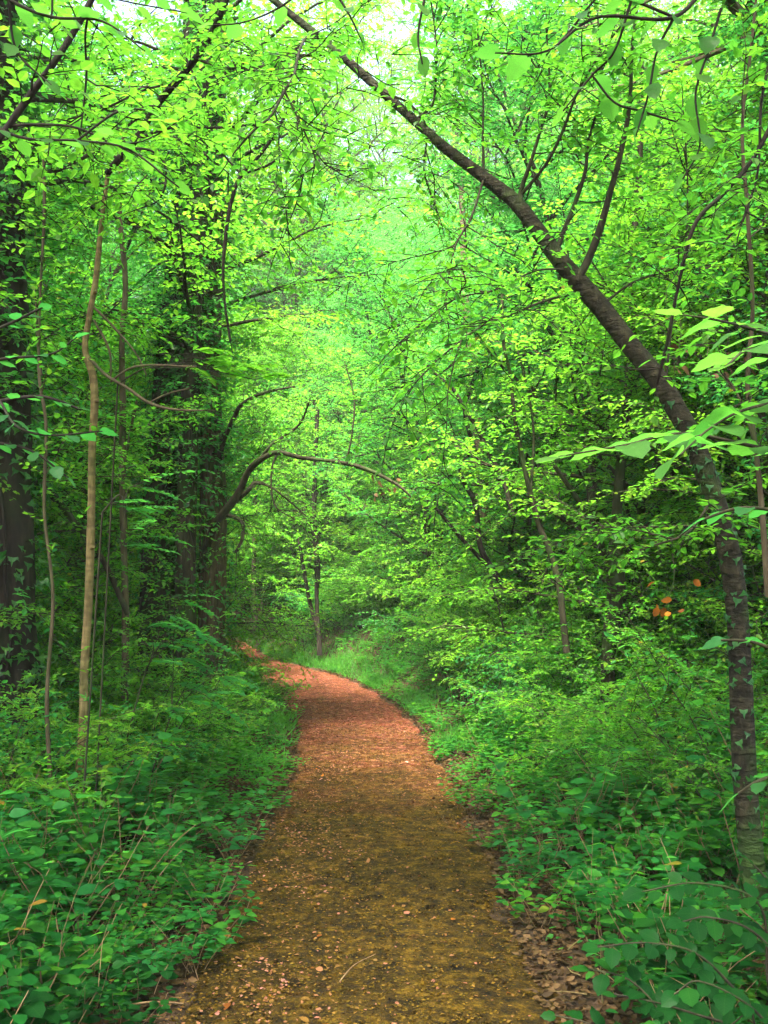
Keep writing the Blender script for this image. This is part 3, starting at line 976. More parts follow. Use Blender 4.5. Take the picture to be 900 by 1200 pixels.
# --- pale sapling left
rp = np.random.default_rng(12)
t = hero('pale_sapling', 'slender pale-barked sapling with a kinked stem in the left undergrowth', loc=P(84, 985, 6.5))
gt = Geo()
s = px_line([(84, 1000, 15, 6.5), (90, 930, 14, 6.5), (97, 850, 14, 6.5), (99, 780, 14, 6.5), (104, 700, 14, 6.5), (107, 600, 13, 6.5), (108, 530, 13, 6.5), (111, 475, 13, 6.5), (109, 440, 13, 6.5),
             (100, 410, 11, 6.5), (104, 375, 10, 6.5), (112, 330, 10, 6.5), (117, 280, 9, 6.5), (122, 235, 8, 6.5), (127, 200, 8, 6.5)], 90)
s[:, 3] *= .7
gt.tube(s[:, :3], s[:, 3], 14, 0, rough=.07)
for py_, w in ((196, 9), (345, 7), (470, 9), (640, 8)):
    i = int(np.argmin(abs(s[:, 2] - P(100, py_, 6.5)[2])))
    gt.tube(np.array([s[i, :3], s[i, :3] + [.03, -.035, .01]]), [s[i, 3] * .9, s[i, 3] * .4], 7, 0, rough=.1)
parts_at(t, gt.build('trunk', [M['bark_pale']]))
gb = Geo()
bl = [branch(gb, [(125, 204, 8, 6.5), (140, 186, 9, 6.45), (158, 165, 9, 6.4), (185, 122, 9, 6.3), (205, 98, 9, 6.2), (230, 68, 9, 6.1), (250, 35, 9, 6.0), (265, 0, 8, 5.9), (285, -60, 6, 5.8)], 7),
      branch(gb, [(140, 186, 4, 6.45), (120, 178, 3, 6.4), (90, 168, 3, 6.2), (50, 170, 3, 6.0), (0, 162, 3, 5.9)]),
      branch(gb, [(150, 174, 4, 6.4), (175, 176, 3, 6.3), (192, 190, 3, 6.3), (194, 215, 3, 6.2), (185, 235, 2, 6.2), (165, 244, 2, 6.2)]),
      branch(gb, [(230, 68, 5, 6.1), (255, 78, 4, 6.0), (290, 82, 3, 5.9), (330, 85, 2, 5.8)]),
      branch(gb, [(160, 163, 5, 6.4), (200, 150, 4, 6.2), (250, 150, 3, 6.1), (300, 146, 3, 6.0)]),
      branch(gb, [(205, 98, 4, 6.2), (170, 105, 3, 6.1), (120, 128, 3, 6.0), (60, 145, 2, 5.9)])]
subs = sub_limbs(gb, bl, 3, .7, rp, r=.004)
parts_at(t, gb.build('branch', [M['bark_black']]))
gc = Geo()
leaf_on(gc, bl, .08, .25, 7, .055, rp, lo=.25)
leaf_on(gc, subs, .065, .24, 7, .052, rp)
parts_at(t, gc.build('crown', [M['bark_black'], M['leaf']], smooth=False))


# --- ivy-clad trunks
def ivy_tree(rows, label, seed, n_ivy, top_h, crown_from, mtb='bark', crown=True):
    rng = np.random.default_rng(seed)
    Y = rows[0][3]
    bx, by = rows[0][0], rows[0][1]
    t = hero('ivy_clad_tree', label, group='ivy-clad trees left of the path', loc=P(bx, by, Y))
    s = px_line(rows, 60)
    gt = Geo()
    gt.tube(s[:, :3], s[:, 3], 16, 0, rough=.09, rng=rng)
    for k in range(7):                                # ivy stems climbing the bark
        az = rng.uniform(0, 6.28)
        pts = []
        for i in range(0, 60, 3):
            az += rng.normal(0, .18)
            pts.append(s[i, :3] + np.array([math.cos(az), math.sin(az), 0]) * s[i, 3] * 1.06)
        gt.tube(spline(pts, 50), np.full(50, rng.uniform(.008, .018)), 5, 0, rough=.1)
    parts_at(t, gt.build('trunk', [M[mtb]]))
    gi = Geo()
    i = rng.integers(0, 60, n_ivy)
    az = rng.uniform(0, 6.28, n_ivy)
    out = np.stack([np.cos(az), np.sin(az), 0 * az], -1)
    patch = .35 + np.sin(az * 2 + i * .35) + np.sin(i * .9 + az) + .08 * (i - 20) + rng.normal(0, .7, n_ivy)
    k = patch > -.1
    i, out = i[k], out[k]
    pos = s[i, :3] + out * (s[i, 3] * 1.1 + rng.gamma(1.6, .035, len(i)))[:, None] + rng.normal(0, .06, (len(i), 3))
    gi.leaves(IVY, pos, unit(-UP * .8 + out * .5 + rng.normal(0, .4, pos.shape)), unit(out * .6 + UP * .8 + rng.normal(0, .3, pos.shape)), rng.uniform(.04, .085, len(i)), 0, rng.random(len(i)))
    i = rng.integers(4, 60, 480)
    i = i[rng.random(480) < .12 + .88 * (i > 24)]
    az = rng.uniform(0, 6.28, len(i))
    out = np.stack([np.cos(az), np.sin(az), .15 + 0 * az], -1)
    gi2 = Geo()
    twigs(gi2, s[i, :3] + out * s[i, 3][:, None], out + rng.normal(0, .3, out.shape), rng.uniform(.25, .7, len(i)), 11, .062, rng=rng, droop=.4)
    parts_at(t, gi.build('ivy', [M['ivy']], smooth=False))
    parts_at(t, gi2.build('side_shoots', [M['bark_black'], M['leaf_cool']], smooth=False))
    if crown:
        gb, gc = Geo(), Geo()
        ls = []
        for q in range(12):
            st = s[int(rng.uniform(crown_from, 59)), :3]
            a = rng.uniform(0, 6.28)
            b = limb(st, (math.cos(a), math.sin(a), .5), rng.uniform(1.2, 2.6), 6, rng, sag=.1)
            gb.tube(b, .03 * (1 - .8 * np.linspace(0, 1, 7)), 5, 0)
            ls.append(b)
        sb = sub_limbs(gb, ls, 5, .8, rng, r=.008)
        leaf_on(gc, ls + sb, .11, .32, 7, .072, rng)
        parts_at(t, gb.build('branch', [M['bark']]))
        parts_at(t, gc.build('crown', [M['bark_black'], M['leaf']], smooth=False))
    return t, s


ivy_tree([(8, 930, 80, 7.4), (6, 800, 74, 7.4), (6, 700, 70, 7.4), (4, 560, 66, 7.4), (2, 430, 64, 7.4), (0, 300, 60, 7.4), (-5, 150, 56, 7.4), (-8, 0, 52, 7.4), (-10, -250, 44, 7.4)],
         'thick dark ivy-clad trunk at the left edge behind the pale sapling', 21, 5200, 9, 40, mtb='bark_black')
ivy_tree([(182, 880, 50, 11.5), (183, 780, 44, 11.5), (186, 680, 40, 11.5), (190, 560, 38, 11.5), (200, 430, 34, 11.6), (212, 300, 30, 11.7), (222, 160, 28, 11.8), (228, 0, 26, 12), (232, -200, 20, 12)],
         'ivy-covered dark trunk, left one of the clump where the arching bough starts', 22, 5200, 12, 30)
ivy_tree([(222, 880, 26, 11.0), (218, 780, 23, 11.0), (216, 680, 22, 11.0), (219, 560, 21, 11.0), (224, 430, 19, 11.0), (232, 300, 18, 11.1), (236, 160, 17, 11.3), (240, 20, 15, 11.5)],
         'thin ivy-covered stem squeezed between the two thicker trunks of the clump', 23, 2600, 12, 34)
tk, sK = ivy_tree([(256, 880, 40, 11.3), (250, 800, 34, 11.3), (249, 730, 31, 11.3), (250, 650, 30, 11.3), (250, 560, 29, 11.4), (246, 470, 26, 11.5), (248, 360, 24, 11.6), (252, 220, 22, 11.7), (256, 60, 18, 11.9), (260, -100, 14, 12)],
                  'rough brown trunk with the long arching bough, right one of the clump', 24, 2200, 12, 36, mtb='bark_grey')
gb = Geo()
ra = np.random.default_rng(25)
bl = [branch(gb, [(234, 669, 8.6, 11.3), (242, 642, 8.6, 11.1), (252, 614, 8.6, 10.9), (266, 596, 8.6, 10.8), (280, 576, 8.6, 10.7), (290, 554, 7.9, 10.6), (303, 540, 7.9, 10.5), (325, 530, 5.8, 10.4), (352, 536, 5.0, 10.3), (378, 539, 5.0, 10.2),
                  (405, 543, 5.0, 10.1), (430, 550, 5.0, 10.0), (450, 559, 4.3, 9.9), (470, 571, 3.6, 9.8), (482, 583, 2.2, 9.8)], 7, n=70, rough=.14),
      branch(gb, [(258, 605, 6.5, 10.9), (275, 588, 6.5, 10.9), (290, 576, 5.8, 10.8), (300, 566, 5.0, 10.8), (318, 571, 2.9, 10.7), (340, 588, 2.2, 10.6), (365, 610, 1.4, 10.5)]),
      branch(gb, [(262, 602, 5.0, 10.9), (283, 611, 5.0, 10.9), (284, 631, 4.3, 10.8), (276, 648, 3.6, 10.8)]),
      branch(gb, [(252, 562, 7.2, 11.4), (262, 517, 6.5, 11.1), (275, 488, 5.8, 10.9), (284, 473, 5.0, 10.7), (310, 460, 3.6, 10.6), (345, 453, 2.2, 10.5)]),
      branch(gb, [(303, 540, 4.3, 10.5), (320, 520, 3.6, 10.4), (350, 498, 2.9, 10.3), (362, 472, 2.2, 10.2)]),
      branch(gb, [(405, 543, 2.9, 10.1), (412, 512, 2.2, 10.1), (415, 468, 2.2, 10.1), (405, 428, 1.4, 10.1)]),
      branch(gb, [(325, 530, 2.9, 10.4), (318, 554, 2.2, 10.4), (322, 592, 2.2, 10.4), (345, 608, 1.4, 10.4)])]
subs = sub_limbs(gb, bl, 13, .5, ra, r=.004, sag=.5)
sub_limbs(gb, subs, 2, .25, ra, r=.002, sag=.4)
parts_at(tk, gb.build('bough', [M['bark']]))
gc = Geo()
leaf_on(gc, bl[3:6], .10, .22, 5, .055, ra)
leaf_on(gc, subs[::3], .11, .2, 5, .05, ra, droop=.5)
parts_at(tk, gc.build('leaves', [M['bark_black'], M['leaf']], smooth=False))


# --- slender stems on the right bank and by the left edge
def stem_tree(name, label, rows_list, seed, bark='bark', leafm='leaf', leaf=.06, sp=.09, subsn=3, tl=.22, sides=8, subL=.5, cat='tree', lo=.35):
    rng = np.random.default_rng(seed)
    f = rows_list[0][0]
    t = hero(name, label, cat, loc=P(f[0], f[1], f[3]))
    gt = Geo()
    ls = [branch(gt, rws, sides if k == 0 else 5, n=len(rws) * 8, rough=.07) for k, rws in enumerate(rows_list)]
    sb = sub_limbs(gt, ls, subsn, subL, rng, r=.004, lo=lo)
    parts_at(t, gt.build('trunk', [M[bark]]))
    gc = Geo()
    leaf_on(gc, ls, sp * 1.6, tl, 6, leaf, rng, lo=lo)
    leaf_on(gc, sb, sp, tl, 6, leaf, rng)
    parts_at(t, gc.build('crown', [M['bark_black'], M[leafm]], smooth=False))
    return t


stem_tree('forked_tree', 'small dark forked tree standing in the middle of the right bank',
          [[(712, 850, 18, 9), (712, 800, 16, 9), (714, 750, 17, 9), (722, 700, 21, 9), (722, 665, 20, 9), (722, 620, 13, 9), (726, 560, 12, 9.1), (733, 500, 12, 9.2), (738, 440, 11, 9.3), (741, 380, 10, 9.4), (740, 320, 9, 9.5), (744, 260, 8, 9.6), (750, 180, 7, 9.7), (752, 60, 5, 9.8)],
           [(722, 672, 10, 9), (708, 650, 9, 9), (702, 628, 8, 8.9), (685, 598, 7, 8.8), (670, 575, 6, 8.7), (650, 546, 5, 8.6)],
           [(727, 664, 8, 9), (738, 655, 6, 9), (746, 648, 5, 9)]], 31, sides=10)
stem_tree('thin_sapling', 'thin dark sapling leaning left in front of the forked tree',
          [[(664, 765, 8, 8.5), (659, 720, 8, 8.5), (655, 685, 8, 8.5), (645, 650, 7, 8.5), (632, 615, 7, 8.5), (622, 580, 6, 8.5), (613, 540, 6, 8.5), (603, 490, 5, 8.5), (598, 440, 4, 8.5), (590, 400, 4, 8.5), (588, 330, 3, 8.5)],
           [(622, 580, 4, 8.5), (625, 500, 3, 8.5), (612, 430, 3, 8.5), (602, 400, 2, 8.5)]], 32)
stem_tree('brown_tree', 'faded brown trunk half hidden by leaves beyond the thin sapling',
          [[(578, 760, 20, 17), (574, 700, 18, 17), (570, 650, 18, 17), (566, 600, 17, 17), (563, 550, 15, 17), (560, 500, 13, 17), (552, 420, 11, 17.2), (545, 330, 9, 17.5), (540, 200, 7, 18)]], 33, bark='bark_grey', subsn=10, subL=1.4, leaf=.075)
stem_tree('crooked_sapling', 'crooked thin stem slanting down from centre to the right bank',
          [[(592, 690, 7, 13), (580, 672, 7, 13), (563, 640, 7, 13), (557, 590, 6, 13), (540, 555, 6, 13), (552, 520, 5, 13), (545, 480, 5, 13), (560, 430, 4, 13)],
           [(580, 672, 5, 13), (540, 630, 5, 12.8), (515, 600, 4, 12.6), (500, 585, 3, 12.4)]], 34, bark='bark_black', leaf=.065)
stem_tree('bent_sapling', 'thin bent stem rising left of the leaning trunk',
          [[(600, 600, 6, 11), (590, 565, 6, 11), (572, 530, 6, 11), (558, 500, 5, 11), (545, 480, 5, 11), (530, 455, 4, 11), (500, 430, 3, 11)]], 35, bark='bark_black', lo=.2)
stem_tree('far_twin_tree', 'small brown trunk at the right verge of the far bend',
          [[(375, 768, 6, 23), (373, 735, 5, 23), (371, 700, 5, 23), (372, 660, 7, 23), (368, 600, 6, 23), (372, 480, 5, 23)], [(374, 745, 6, 23), (364, 710, 5, 23), (358, 680, 5, 23), (350, 630, 4, 23)]], 36, bark='bark_black', leaf=.08, subsn=12, subL=1.2)
stem_tree('far_dark_tree', 'small dark trunk where the path disappears round the bend',
          [[(302, 760, 8, 27), (300, 735, 7, 27), (297, 700, 6, 27), (298, 640, 5, 27), (300, 560, 5, 27)]], 37, leaf=.085, subsn=12, subL=1.4, lo=.5)
stem_tree('back_stem', 'thin straight stem between the pale sapling and the ivy-covered clump',
          [[(145, 860, 9, 9), (147, 740, 9, 9), (145, 640, 8, 9), (143, 560, 8, 9), (144, 480, 8, 9), (143, 400, 7, 9), (147, 330, 7, 9), (140, 240, 6, 9), (146, 150, 5, 9)],
           [(143, 560, 4, 9), (150, 520, 4, 9), (160, 470, 3, 9)]], 38, bark='bark_grey', leaf=.06)
stem_tree('mossy_sapling', 'low dark limb slanting from the thick left trunk towards the clump',
          [[(150, 720, 7, 8.5), (120, 655, 7, 8.4), (95, 622, 8, 8.3), (70, 590, 9, 8.2), (50, 570, 9, 8.0), (35, 555, 8, 7.8)]], 39, bark='bark', leaf=.055, cat='branch')
stem_tree('overhanging_tree', 'dark slanting stem crossing the top left corner',
          [[(-150, 780, 16, 3.6), (-110, 560, 15, 3.6), (-60, 330, 13, 3.6), (-15, 190, 10, 3.6), (10, 148, 9, 3.6), (35, 112, 9, 3.6), (60, 78, 8, 3.6), (85, 40, 8, 3.6), (107, 0, 8, 3.6), (140, -70, 6, 3.6)],
           [(10, 148, 4, 3.6), (45, 146, 3, 3.6), (90, 150, 3, 3.6), (140, 172, 2, 3.6)],
           [(107, 0, 4, 3.6), (100, 40, 3, 3.7), (101, 90, 3, 3.8), (95, 150, 2, 3.8)]], 40, bark='bark_black', leaf=.06, sp=.13, subL=.4, lo=.55)
stem_tree('right_edge_stem', 'thin brown stem rising up the right edge beside the leaning trunk',
          [[(900, 700, 8, 4.4), (893, 600, 7, 4.4), (885, 520, 6, 4.4), (876, 450, 6, 4.4), (882, 360, 5, 4.4), (876, 250, 5, 4.4), (870, 150, 4, 4.4), (880, 60, 4, 4.4), (890, -40, 3, 4.4)],
           [(885, 520, 4, 4.4), (868, 470, 3, 4.4), (850, 440, 3, 4.4)]], 42, bark='bark_grey', leaf=.06, sp=.14, subL=.45, lo=.4)
stem_tree('drooping_liana', 'long dark arching stem sweeping down through the upper right leaves',
          [[(905, 145, 6, 4.2), (880, 190, 5, 4.2), (850, 225, 5, 4.2), (815, 262, 5, 4.2), (796, 330, 4, 4.3), (782, 400, 4, 4.4), (770, 450, 3, 4.5)],
           [(905, 60, 4, 4.2), (892, 120, 4, 4.2), (888, 200, 3, 4.2), (870, 260, 3, 4.2)]], 43, bark='bark_black', leaf=.055, sp=.13, subL=.35, lo=.1, cat='climber')
stem_tree('hanging_stem', 'thin twisting stem hanging down centre left above the path',
          [[(345, 118, 4, 7), (310, 175, 4, 7), (283, 205, 5, 7), (270, 240, 5, 7), (262, 300, 4, 7), (263, 350, 3, 7), (270, 400, 3, 7)],
           [(283, 205, 3, 7), (255, 170, 3, 7), (240, 120, 3, 7), (215, 60, 3, 7)],
           [(283, 205, 3, 7), (320, 190, 3, 7), (345, 160, 3, 7), (352, 120, 2, 7)]], 44, bark='bark_black', leaf=.055, sp=.16, subL=.45, lo=.1, cat='climber')
stem_tree('left_twin_stem', 'pair of thin brown stems left of the pale sapling',
          [[(60, 930, 5, 6), (55, 820, 5, 6), (62, 700, 4, 6), (52, 600, 4, 6), (54, 500, 4, 6), (46, 440, 4, 6), (47, 350, 3, 6), (52, 250, 4, 6), (51, 170, 4, 6)],
           [(48, 440, 4, 6), (44, 400, 3, 6), (42, 350, 3, 6)]], 45, bark='bark_grey', leaf=.055)


# ------------------------------------------------------------------ near sprays, every leaf a part
LEAF_ME = {}
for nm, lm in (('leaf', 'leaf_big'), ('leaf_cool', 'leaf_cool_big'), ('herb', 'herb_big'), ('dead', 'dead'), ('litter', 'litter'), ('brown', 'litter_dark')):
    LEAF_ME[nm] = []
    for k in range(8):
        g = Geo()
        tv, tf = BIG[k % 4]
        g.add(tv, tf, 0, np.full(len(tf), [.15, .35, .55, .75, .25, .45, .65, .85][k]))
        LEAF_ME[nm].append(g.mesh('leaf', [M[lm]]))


def leaf_part(parent, kind, pos, yd, nr, size, rng):
    yd = Vector(yd).normalized(); nr = Vector(nr)
    x = yd.cross(nr).normalized(); z = x.cross(yd)
    o = child('leaf', LEAF_ME[kind][int(rng.integers(0, 8))], parent)
    from mathutils import Matrix
    m = Matrix((x, yd, z)).transposed().to_4x4()
    m = Matrix.Translation(Vector(pos) - parent.location) @ m @ Matrix.Scale(size, 4)
    o.matrix_local = m
    return o


def spray(root, gt, rows, leaf, kind, rng, spacing=.055, tilt=.22, fan=.9, lo=.1, nrm=None, sides=5):
    """a leafy branch whose leaves are separate parts"""
    ln_ = branch(gt, rows, sides, n=len(rows) * 5)
    _, _, LL = along(ln_, np.array([0.]))
    n = max(3, int(LL / spacing))
    pp, tt, _ = along(ln_, lo + (1 - lo) * (np.arange(n) + .5) / n)
    up = UP if nrm is None else np.asarray(nrm, float)
    for i in range(n):
        side = np.cross(tt[i], up); side /= np.linalg.norm(side)
        s = 1 if i % 2 else -1
        yd = tt[i] * (.75 if i < n - 1 else 2) + side * s * fan * (1 if i < n - 1 else .1) + rng.normal(0, .18, 3) - UP * .12
        nr = up + rng.normal(0, tilt, 3)
        pet = unit(yd) * leaf * .18
        gt.tube(np.array([pp[i], pp[i] + pet]), [.0012, .0009], 4, 0)
        leaf_part(root, kind, pp[i] + pet, yd, nr, leaf * rng.uniform(.72, 1.15), rng)
    return ln_


rh = np.random.default_rng(51)
# hazel bush whose branches reach in from the right
t = hero('hazel_bush', 'big-leaved bush reaching in from the right edge in front of the leaning trunk', 'bush', loc=(1.75, 2.6, float(height(1.75, 2.6))))
gt = Geo()
foot = np.array([1.75, 2.6, float(height(1.75, 2.6)) - .05])
for rows, lf, sp_ in [
    ([(1010, 560, 7, 2.5), (930, 535, 6, 2.4), (870, 520, 5, 2.3), (800, 508, 4, 2.2), (730, 522, 3, 2.1), (655, 535, 2, 2.0)], .085, .046),
    ([(1010, 480, 6, 2.3), (940, 470, 5, 2.2), (880, 478, 4, 2.1), (835, 500, 3, 2.0), (795, 535, 2, 1.9)], .09, .05),
    ([(1010, 420, 6, 2.3), (930, 400, 5, 2.2), (880, 385, 4, 2.1), (840, 375, 3, 2.0), (795, 368, 2, 2.0)], .085, .05),
    ([(1010, 600, 6, 2.6), (930, 600, 5, 2.6), (870, 595, 4, 2.6), (820, 610, 3, 2.6)], .075, .055),
    ([(1000, 450, 5, 2.2), (930, 430, 4, 2.0), (880, 410, 4, 1.9), (850, 430, 3, 1.8)], .085, .045),
    ([(1000, 780, 6, 2.6), (930, 768, 5, 2.6), (880, 752, 4, 2.6), (845, 750, 3, 2.6)], .07, .05),
    ([(1000, 900, 6, 2.6), (930, 905, 5, 2.6), (890, 915, 4, 2.6), (865, 930, 3, 2.6)], .075, .05)]:
    p0 = P(*rows[0][:2], rows[0][3])
    st = spline(np.array([np.append(foot, .012), np.append(foot * .55 + p0 * .45 + [.12, .1, 0], .010), np.append(p0, .0065)]), 14)
    gt.tube(st[:, :3], st[:, 3], 6, 0, rough=.06)
    spray(t, gt, rows, lf, 'leaf_cool' if lf < .08 else 'leaf', rh, sp_, fan=1.0)
parts_at(t, gt.build('stem', [M['bark']]))

# broad-leaved plants filling the bottom right corner
for q, (bx, by, bY, ends) in enumerate([
    (905, 1330, 2.9, [[(880, 1180, 4, 2.85), (820, 1120, 3, 2.8), (760, 1105, 2, 2.75), (700, 1110, 2, 2.7)], [(900, 1150, 4, 2.9), (890, 1060, 3, 2.9), (820, 1035, 2, 2.85), (752, 1045, 2, 2.8)], [(890, 1210, 4, 2.8), (820, 1190, 3, 2.75), (770, 1175, 2, 2.7), (720, 1165, 2, 2.65)]]),
    (960, 1300, 2.6, [[(930, 1140, 4, 2.6), (880, 1090, 3, 2.55), (830, 1075, 2, 2.5), (800, 1080, 2, 2.45)], [(930, 1100, 4, 2.6), (905, 1040, 3, 2.6), (880, 1010, 2, 2.6)], [(920, 1230, 4, 2.5), (880, 1180, 3, 2.45), (820, 1150, 2, 2.4), (790, 1165, 2, 2.35)]]),
    (800, 1420, 2.7, [[(800, 1290, 4, 2.7), (780, 1200, 3, 2.7), (740, 1150, 2, 2.7), (690, 1135, 2, 2.7)], [(800, 1290, 3, 2.7), (840, 1220, 3, 2.65), (870, 1190, 2, 2.6)], [(790, 1300, 3, 2.7), (730, 1230, 3, 2.7), (690, 1200, 2, 2.7), (650, 1190, 2, 2.7)]])]):
    b0 = P(bx, by, bY)
    b0[2] = float(height(b0[0], b0[1]))
    t = hero('broad_leaved_plant', ['broad-leaved plant whose sprays fill the bottom right corner', 'broad-leaved plant at the lower right edge below the leaning trunk', 'low broad-leaved plant along the bottom edge right of the path'][q],
             'plant', 'broad-leaved plants in the bottom right corner', loc=b0)
    gt = Geo()
    for rows in ends:
        p0 = P(*rows[0][:2], rows[0][3])
        gt.tube(np.array([b0 - [0, 0, .03], (b0 + p0) / 2 + [.02, .02, .02], p0]), [.005, .004, .003], 5, 0)
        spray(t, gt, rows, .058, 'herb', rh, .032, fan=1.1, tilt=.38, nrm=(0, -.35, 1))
    parts_at(t, gt.build('stem', [M['bark']]))

# overhead hazel boughs hanging into the picture
rr = np.random.default_rng(52)
for q, (label, sprays, kind, lf, sp_) in enumerate([
    ('dark big-leaved bough hanging across the upper right above the leaning trunk',
     [[(900, -60, 9, 3.0), (840, -30, 7, 2.9), (790, 20, 5, 2.8), (700, 20, 4, 2.7), (640, 60, 3, 2.6), (580, 62, 2, 2.6)],
      [(790, 20, 4, 2.8), (740, 0, 4, 2.8), (705, -6, 3, 2.7), (665, 40, 3, 2.7), (640, 65, 2, 2.7)],
      [(790, 20, 4, 2.8), (770, 60, 3, 2.8), (760, 110, 3, 2.8), (745, 160, 2, 2.8)],
      [(845, 10, 4, 2.9), (830, 60, 3, 2.9), (815, 110, 3, 2.9), (820, 170, 2, 2.9), (800, 210, 2, 2.9)],
      [(695, 90, 3, 2.9), (720, 120, 3, 2.9), (750, 130, 3, 2.9), (800, 145, 2, 2.9)],
      [(740, 0, 4, 2.8), (720, 60, 3, 2.8), (694, 88, 3, 2.9), (660, 130, 2, 2.9)]], 'leaf', .075, .07),
    ('bright big-leaved bough hanging into the top left corner',
     [[(-60, -40, 7, 3.0), (10, 0, 5, 3.0), (60, 20, 4, 3.0), (120, 25, 3, 3.0), (170, 60, 2, 3.0)],
      [(10, 0, 4, 3.0), (20, 60, 3, 3.0), (60, 100, 2, 3.0)],
      [(-60, 120, 6, 3.2), (20, 160, 4, 3.2), (90, 165, 3, 3.2), (150, 175, 3, 3.2), (210, 220, 2, 3.2)],
      [(90, 165, 3, 3.2), (140, 130, 3, 3.2), (180, 130, 2, 3.2)],
      [(60, 20, 3, 3.0), (70, -20, 3, 3.0), (140, 0, 2, 3.0), (220, 15, 2, 3.0)]], 'leaf', .08, .075),
    ('bright leafy bough dangling from the top edge beside the sky gap',
     [[(330, -90, 6, 3.2), (370, -40, 4, 3.2), (405, 10, 3, 3.2), (425, 50, 2, 3.2)],
      [(500, -80, 5, 3.4), (500, -20, 4, 3.4), (490, 40, 3, 3.4), (495, 75, 2, 3.4)],
      [(370, -40, 3, 3.2), (340, 0, 3, 3.2), (290, 25, 2, 3.2), (240, 30, 2, 3.2)]], 'leaf', .075, .09),
    ('leafy bough with blue-green leaves reaching in from the left edge at mid height',
     [[(-60, 480, 7, 4.2), (0, 470, 5, 4.2), (50, 465, 4, 4.2), (95, 480, 3, 4.2)],
      [(-60, 430, 6, 4.3), (10, 420, 4, 4.3), (60, 415, 3, 4.3), (90, 395, 2, 4.3)],
      [(-60, 520, 6, 4.2), (0, 520, 4, 4.2), (40, 530, 3, 4.2), (80, 560, 2, 4.2)],
      [(-40, 400, 6, 4.4), (10, 380, 4, 4.4), (50, 360, 3, 4.4)],
      [(0, 470, 4, 4.2), (20, 500, 3, 4.0), (60, 510, 3, 4.0), (120, 505, 2, 4.0)]], 'leaf_cool', .075, .06),
]):
    p0 = P(*sprays[0][0][:2], sprays[0][0][3])
    t = hero('overhanging_bough', label, 'bough', loc=p0)
    gt = Geo()
    # the bough comes from a trunk outside the picture
    sgn = 1 if p0[0] > 0 else -1
    ft = np.array([p0[0] + sgn * .9, p0[1] + .3, 0]); ft[2] = float(height(ft[0], ft[1])) - .1
    st = spline(np.array([np.append(ft, .04), np.append([ft[0] + .1 * sgn, ft[1], p0[2] * .5], .035), np.append(p0 * .6 + np.array([ft[0], ft[1], p0[2] * .9]) * .4, .022), np.append(p0, .01)]), 24)
    if q in (0, 3):
        gt.tube(st[:, :3], st[:, 3], 9, 0, rough=.06)
    for k, rows in enumerate(sprays):
        a = P(*rows[0][:2], rows[0][3])
        if k and np.linalg.norm(a - p0) > .05 and rows[0][0] in (-60, 500, -40):
            gt.tube(spline(np.array([p0, (a + p0) / 2 - [0, 0, .05], a]), 10), np.linspace(.008, .005, 10), 5, 0)
        spray(t, gt, rows, lf, kind, rr, sp_)
    parts_at(t, gt.build('branch', [M['bark_black']]))


# feathery compound-leaved sprigs
def pinnate(root, gt, gl, start, d, L, n, leaf, rng):
    ln_ = limb(start, d, L, 5, rng, sag=.14, wander=.04)
    gt.tube(ln_, .0022 * (1 - .6 * np.linspace(0, 1, 6)), 4, 0)
    s = np.repeat(.2 + .8 * (np.arange(n) + .5) / n, 2)
    pp, tt, _ = along(ln_, s)
    side = unit(np.cross(tt, UP))
    sg = np.tile([1, -1], n)[:, None]
    yd = tt * .35 + side * sg + rng.normal(0, .08, pp.shape)
    gl.leaves(MID, pp, yd, UP + rng.normal(0, .15, pp.shape), leaf * rng.uniform(.85, 1.1, 2 * n), 0, rng.uniform(.3, .8, 2 * n))
    gl.leaves(MID, ln_[-1:], tt[-1:], UP + rng.normal(0, .1, (1, 3)), leaf * 1.1, 0, np.array([.5]))


rq = np.random.default_rng(61)
comp = [('feathery bright sprig reaching right in front of the ivy-covered clump', 'leaf', [(138, 450, 6.3), (170, 432, 6.2), (215, 425, 6.1)], [(215, 425), (240, 430), (262, 440), (225, 415), (250, 422), (280, 430), (300, 445)], 6.1, .06),
        ('feathery blue-green sprig beside the pale sapling at mid height', 'leaf_cool', [(120, 600, 5.6), (140, 580, 5.6), (150, 600, 5.6)], [(130, 590), (145, 600), (150, 625), (140, 640), (155, 570)], 5.6, .055),
        ('feathery blue-green sprig at the foot of the ivy-covered clump', 'leaf_cool', [(150, 860, 7), (170, 790, 7), (190, 750, 7)], [(175, 735), (195, 720), (200, 750), (215, 770), (180, 775), (225, 745), (165, 755)], 7.0, .062),
        ('feathery sprig low in front of the rough brown trunk', 'leaf_cool', [(180, 900, 7), (200, 840, 7), (220, 800, 7)], [(205, 700), (215, 820), (240, 815), (200, 800), (255, 790), (190, 830)], 7.0, .06)]
for label, lm, stem, tips, Y, lf in comp:
    t = hero('feathery_sprig', label, 'sprig', 'feathery sprigs left of the path', loc=P(*stem[0][:2], Y))
    gt, gl = Geo(), Geo()
    st = spline([P(a, b, c) for a, b, c in stem], 14)
    f0 = P(*stem[0][:2], Y)
    gt.tube(np.vstack([[f0[0] - .1, f0[1] + .05, float(height(f0[0], f0[1]))], st]), np.linspace(.006, .003, 15), 6, 0)
    for (a, b) in tips:
        e = P(a, b, Y - rq.uniform(-.1, .25))
        s0 = st[int(rq.integers(7, 14))]
        gt.tube(spline([s0, (s0 + e) / 2 + [0, 0, .03], e], 8), np.linspace(.0035, .002, 8), 4, 0)
        for k in range(2):
            pinnate(t, gt, gl, e, (rq.uniform(.3, 1), rq.uniform(-.7, .2), rq.uniform(-.25, .2)), rq.uniform(.22, .34), 7, lf, rq)
    parts_at(t, gt.build('stem', [M['bark']]))
    parts_at(t, gl.build('foliage', [M[lm]]))

